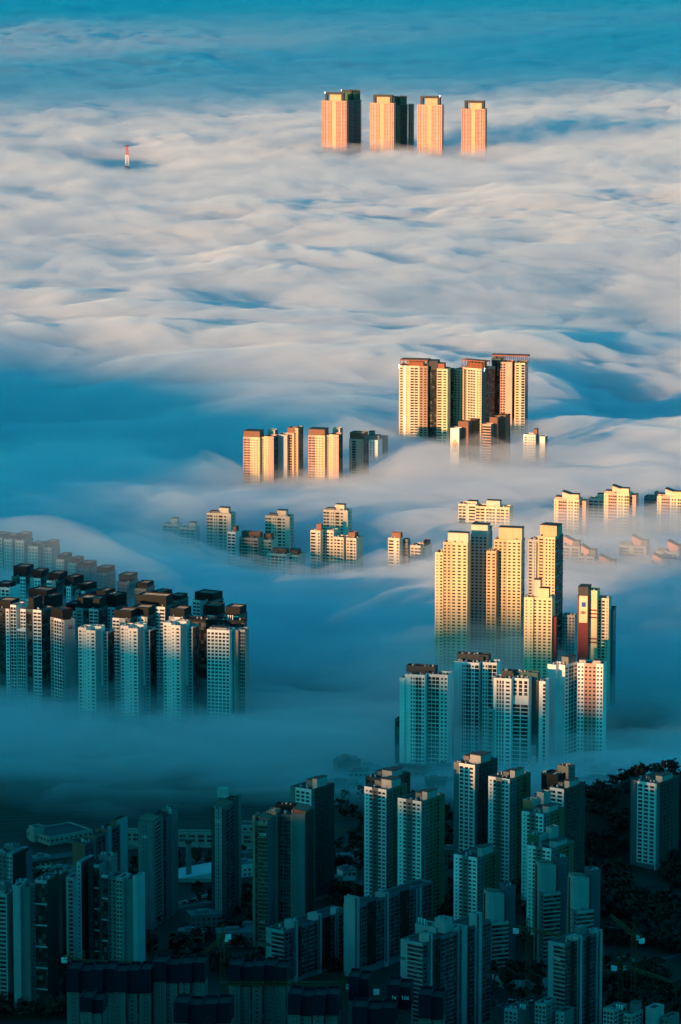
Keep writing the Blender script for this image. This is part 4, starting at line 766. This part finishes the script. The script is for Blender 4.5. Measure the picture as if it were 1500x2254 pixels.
CALM = [(440, 1110, .75, 190, 80), (170, 1310, .75, 260, 80), (1080, 1125, .75, 230, 60), (690, 1170, .75, 230, 50), (890, 400, .4, 260, 45), (281, 425, .7, 60, 40), (650, 1300, .6, 320, 60), (1300, 1290, .6, 260, 80)]
def thin_top(X, Y, u, v):
    """the veil over the fog: follows it, with feathered lips of its own, and stands higher round some of the sunk blocks"""
    x, y = X + 60 * N2(X / 260 + 7, Y / 260) + .25 * Y, Y + 50 * N3(X / 260, Y / 260 + 2)
    f = 20 * (1 - np.abs(N1(x / 260 + 31, y / 130 + 5)) * 2.2) + 9 * (1 - np.abs(N2(x / 95 + 11, y / 60 + 8)) * 2.2) + 7 * N3(x / 36, y / 30) + 3 * N1(x / 15, y / 13)
    amp = np.interp(v, [-200, 900, 1200, 1500, 1750, 1850, 3000], [1.2, 1.0, .8, .7, .6, .3, .1]); h = fog_base(u, v) + 3 + f * amp
    for (cu, cv, dh, ru, rv) in [(120, 1405, 40, 360, 45), (890, 398, 10, 260, 30), (1330, 1330, 22, 220, 50), (1110, 1550, 28, 220, 50), (200, 1510, 30, 330, 50), (380, 1270, 18, 80, 40), (1080, 1110, 8, 200, 60), (330, 1600, 6, 300, 30), (380, 1705, 16, 560, 55), (1300, 1720, 5, 300, 40)]:
        h = h + dh * np.exp(-((u - cu) / ru) ** 2 - ((v - cv) / rv) ** 2)
    return h
def wisp_top(X, Y, u, v):
    """separate low drifts lying in streaks across the fog"""
    x, y = X + 90 * N3(X / 350 + 3, Y / 350) + .3 * Y, Y + 60 * N1(X / 350, Y / 350 + 9)
    f = 46 * (N2(x / 420 + 17, y / 150 + 3) - .10) + 20 * N1(x / 120 + 2, y / 70) + 10 * N3(x / 42 + 5, y / 36) + 4 * N2(x / 17, y / 15)
    amp = np.interp(v, [-200, 900, 1200, 1500, 1750, 1850, 3000], [1.2, 1.0, .8, .6, .5, .25, .1])
    return fog_base(u, v) - 4 + f * amp
def fog_mesh(name, fn, rows, cols, dens):
    Yd = np.exp(np.linspace(math.log(2300), math.log(26000), rows))
    th = np.linspace(-R(8.5), R(8.5), cols)
    Y, T = np.meshgrid(Yd, th, indexing='ij'); X = Y * np.tan(T)
    t = R(TILT); dep = Y * math.cos(t) + CAM_H * math.sin(t)
    u = W_PX / 2 + F_PX * X / dep; v = H_PX / 2 + F_PX * (CAM_H * math.cos(t) - Y * math.sin(t)) / dep
    Z = fn(X, Y, u, v)
    n = rows * cols
    top = np.stack([X, Y, Z], -1).reshape(-1, 3)
    idx = np.arange(n).reshape(rows, cols)
    q = np.stack([idx[:-1, :-1], idx[:-1, 1:], idx[1:, 1:], idx[1:, :-1]], -1).reshape(-1, 4)
    ring = np.concatenate([idx[0, :], idx[1:, -1], idx[-1, -2::-1], idx[-2:0:-1, 0]])
    low = top[ring].copy(); low[:, 2] = -120
    m = len(ring); rb = n + np.arange(m)
    sides = [(int(ring[i]), int(rb[i]), int(rb[(i + 1) % m]), int(ring[(i + 1) % m])) for i in range(m)]
    me = bpy.data.meshes.new(name)
    faces = [tuple(map(int, f)) for f in q] + sides + [tuple(int(i) for i in rb[::-1])]
    me.from_pydata(np.concatenate([top, low]).tolist(), [], faces)
    me.polygons.foreach_set('use_smooth', [True] * len(q) + [False] * (m + 1))
    o = bpy.data.objects.new(name, me); COL.objects.link(o); o['kind'] = 'stuff'
    ma = bpy.data.materials.new(name); ma.use_nodes = True; k = ma.node_tree; k.nodes.clear()
    pv = k.nodes.new('ShaderNodeVolumePrincipled'); pv.inputs['Color'].default_value = (0.855, 0.93, 0.985, 1); pv.inputs['Density'].default_value = dens
    pv.inputs['Anisotropy'].default_value = 0.0
    ou = k.nodes.new('ShaderNodeOutputMaterial'); k.links.new(pv.outputs[0], ou.inputs['Volume'])
    me.materials.append(ma)
    return o
fog_mesh('fog', fog_top, 1000, 360, 0.036)
fog_mesh('thin_fog', thin_top, 950, 330, 0.006)
fog_mesh('fog_drifts', wisp_top, 950, 330, 0.009)
fog_mesh('mist', lambda X, Y, u, v: fog_base(u, v) + 20 + 12 * N1(X / 300, Y / 300), 260, 130, 0.0005)
# ------------------------------------------------------------------ unseen cloud added out of frame to shade the far fog sea
def cloud_bank(name, cx, cy, cz, rx, ry, rz, dens, seed):
    n, m = 90, 60; nn = Noise2(seed)
    X, Y = np.meshgrid(np.linspace(-1, 1, n), np.linspace(-1, 1, m)); d = np.sqrt(X ** 2 + Y ** 2) + .38 * nn(X * 3, Y * 3) + .16 * nn(X * 9 + 3, Y * 9)
    T = np.clip(1 - d, 0, 1)
    up = np.stack([cx + X * rx, cy + Y * ry, cz + T * rz * (1 + .3 * nn(X * 7, Y * 7))], -1).reshape(-1, 3); dn = np.stack([cx + X * rx, cy + Y * ry, cz - 1 - T * rz * .4], -1).reshape(-1, 3)
    i = np.arange(n * m).reshape(m, n); q = np.stack([i[:-1, :-1], i[:-1, 1:], i[1:, 1:], i[1:, :-1]], -1).reshape(-1, 4); k = n * m
    ring = np.concatenate([i[0, :], i[1:, -1], i[-1, -2::-1], i[-2:0:-1, 0]]); nr = len(ring)
    f = q.tolist() + (q[:, ::-1] + k).tolist() + [(int(ring[j]), int(ring[j]) + k, int(ring[(j + 1) % nr]) + k, int(ring[(j + 1) % nr])) for j in range(nr)]
    me = bpy.data.meshes.new(name); me.from_pydata(np.concatenate([up, dn]).tolist(), [], f); o = bpy.data.objects.new(name, me); COL.objects.link(o); o['kind'] = 'stuff'
    ma = bpy.data.materials.new(name); ma.use_nodes = True; kk = ma.node_tree; kk.nodes.clear(); pv = kk.nodes.new('ShaderNodeVolumePrincipled'); pv.inputs['Color'].default_value = (.97, .98, .99, 1); pv.inputs['Density'].default_value = dens
    ou = kk.nodes.new('ShaderNodeOutputMaterial'); kk.links.new(pv.outputs[0], ou.inputs['Volume']); me.materials.append(ma)
def toward_sun(x, y, z):
    k = (z - 60) / math.tan(SUN_EL); return (x - math.sin(SUN_AZ) * k, y - math.cos(SUN_AZ) * k, z)
cx_, cy_, cz_ = toward_sun(300, 18300, 2200)
cloud_bank('cloud_bank', cx_, cy_, cz_, 9400, 9400, 650, .0011, 8)
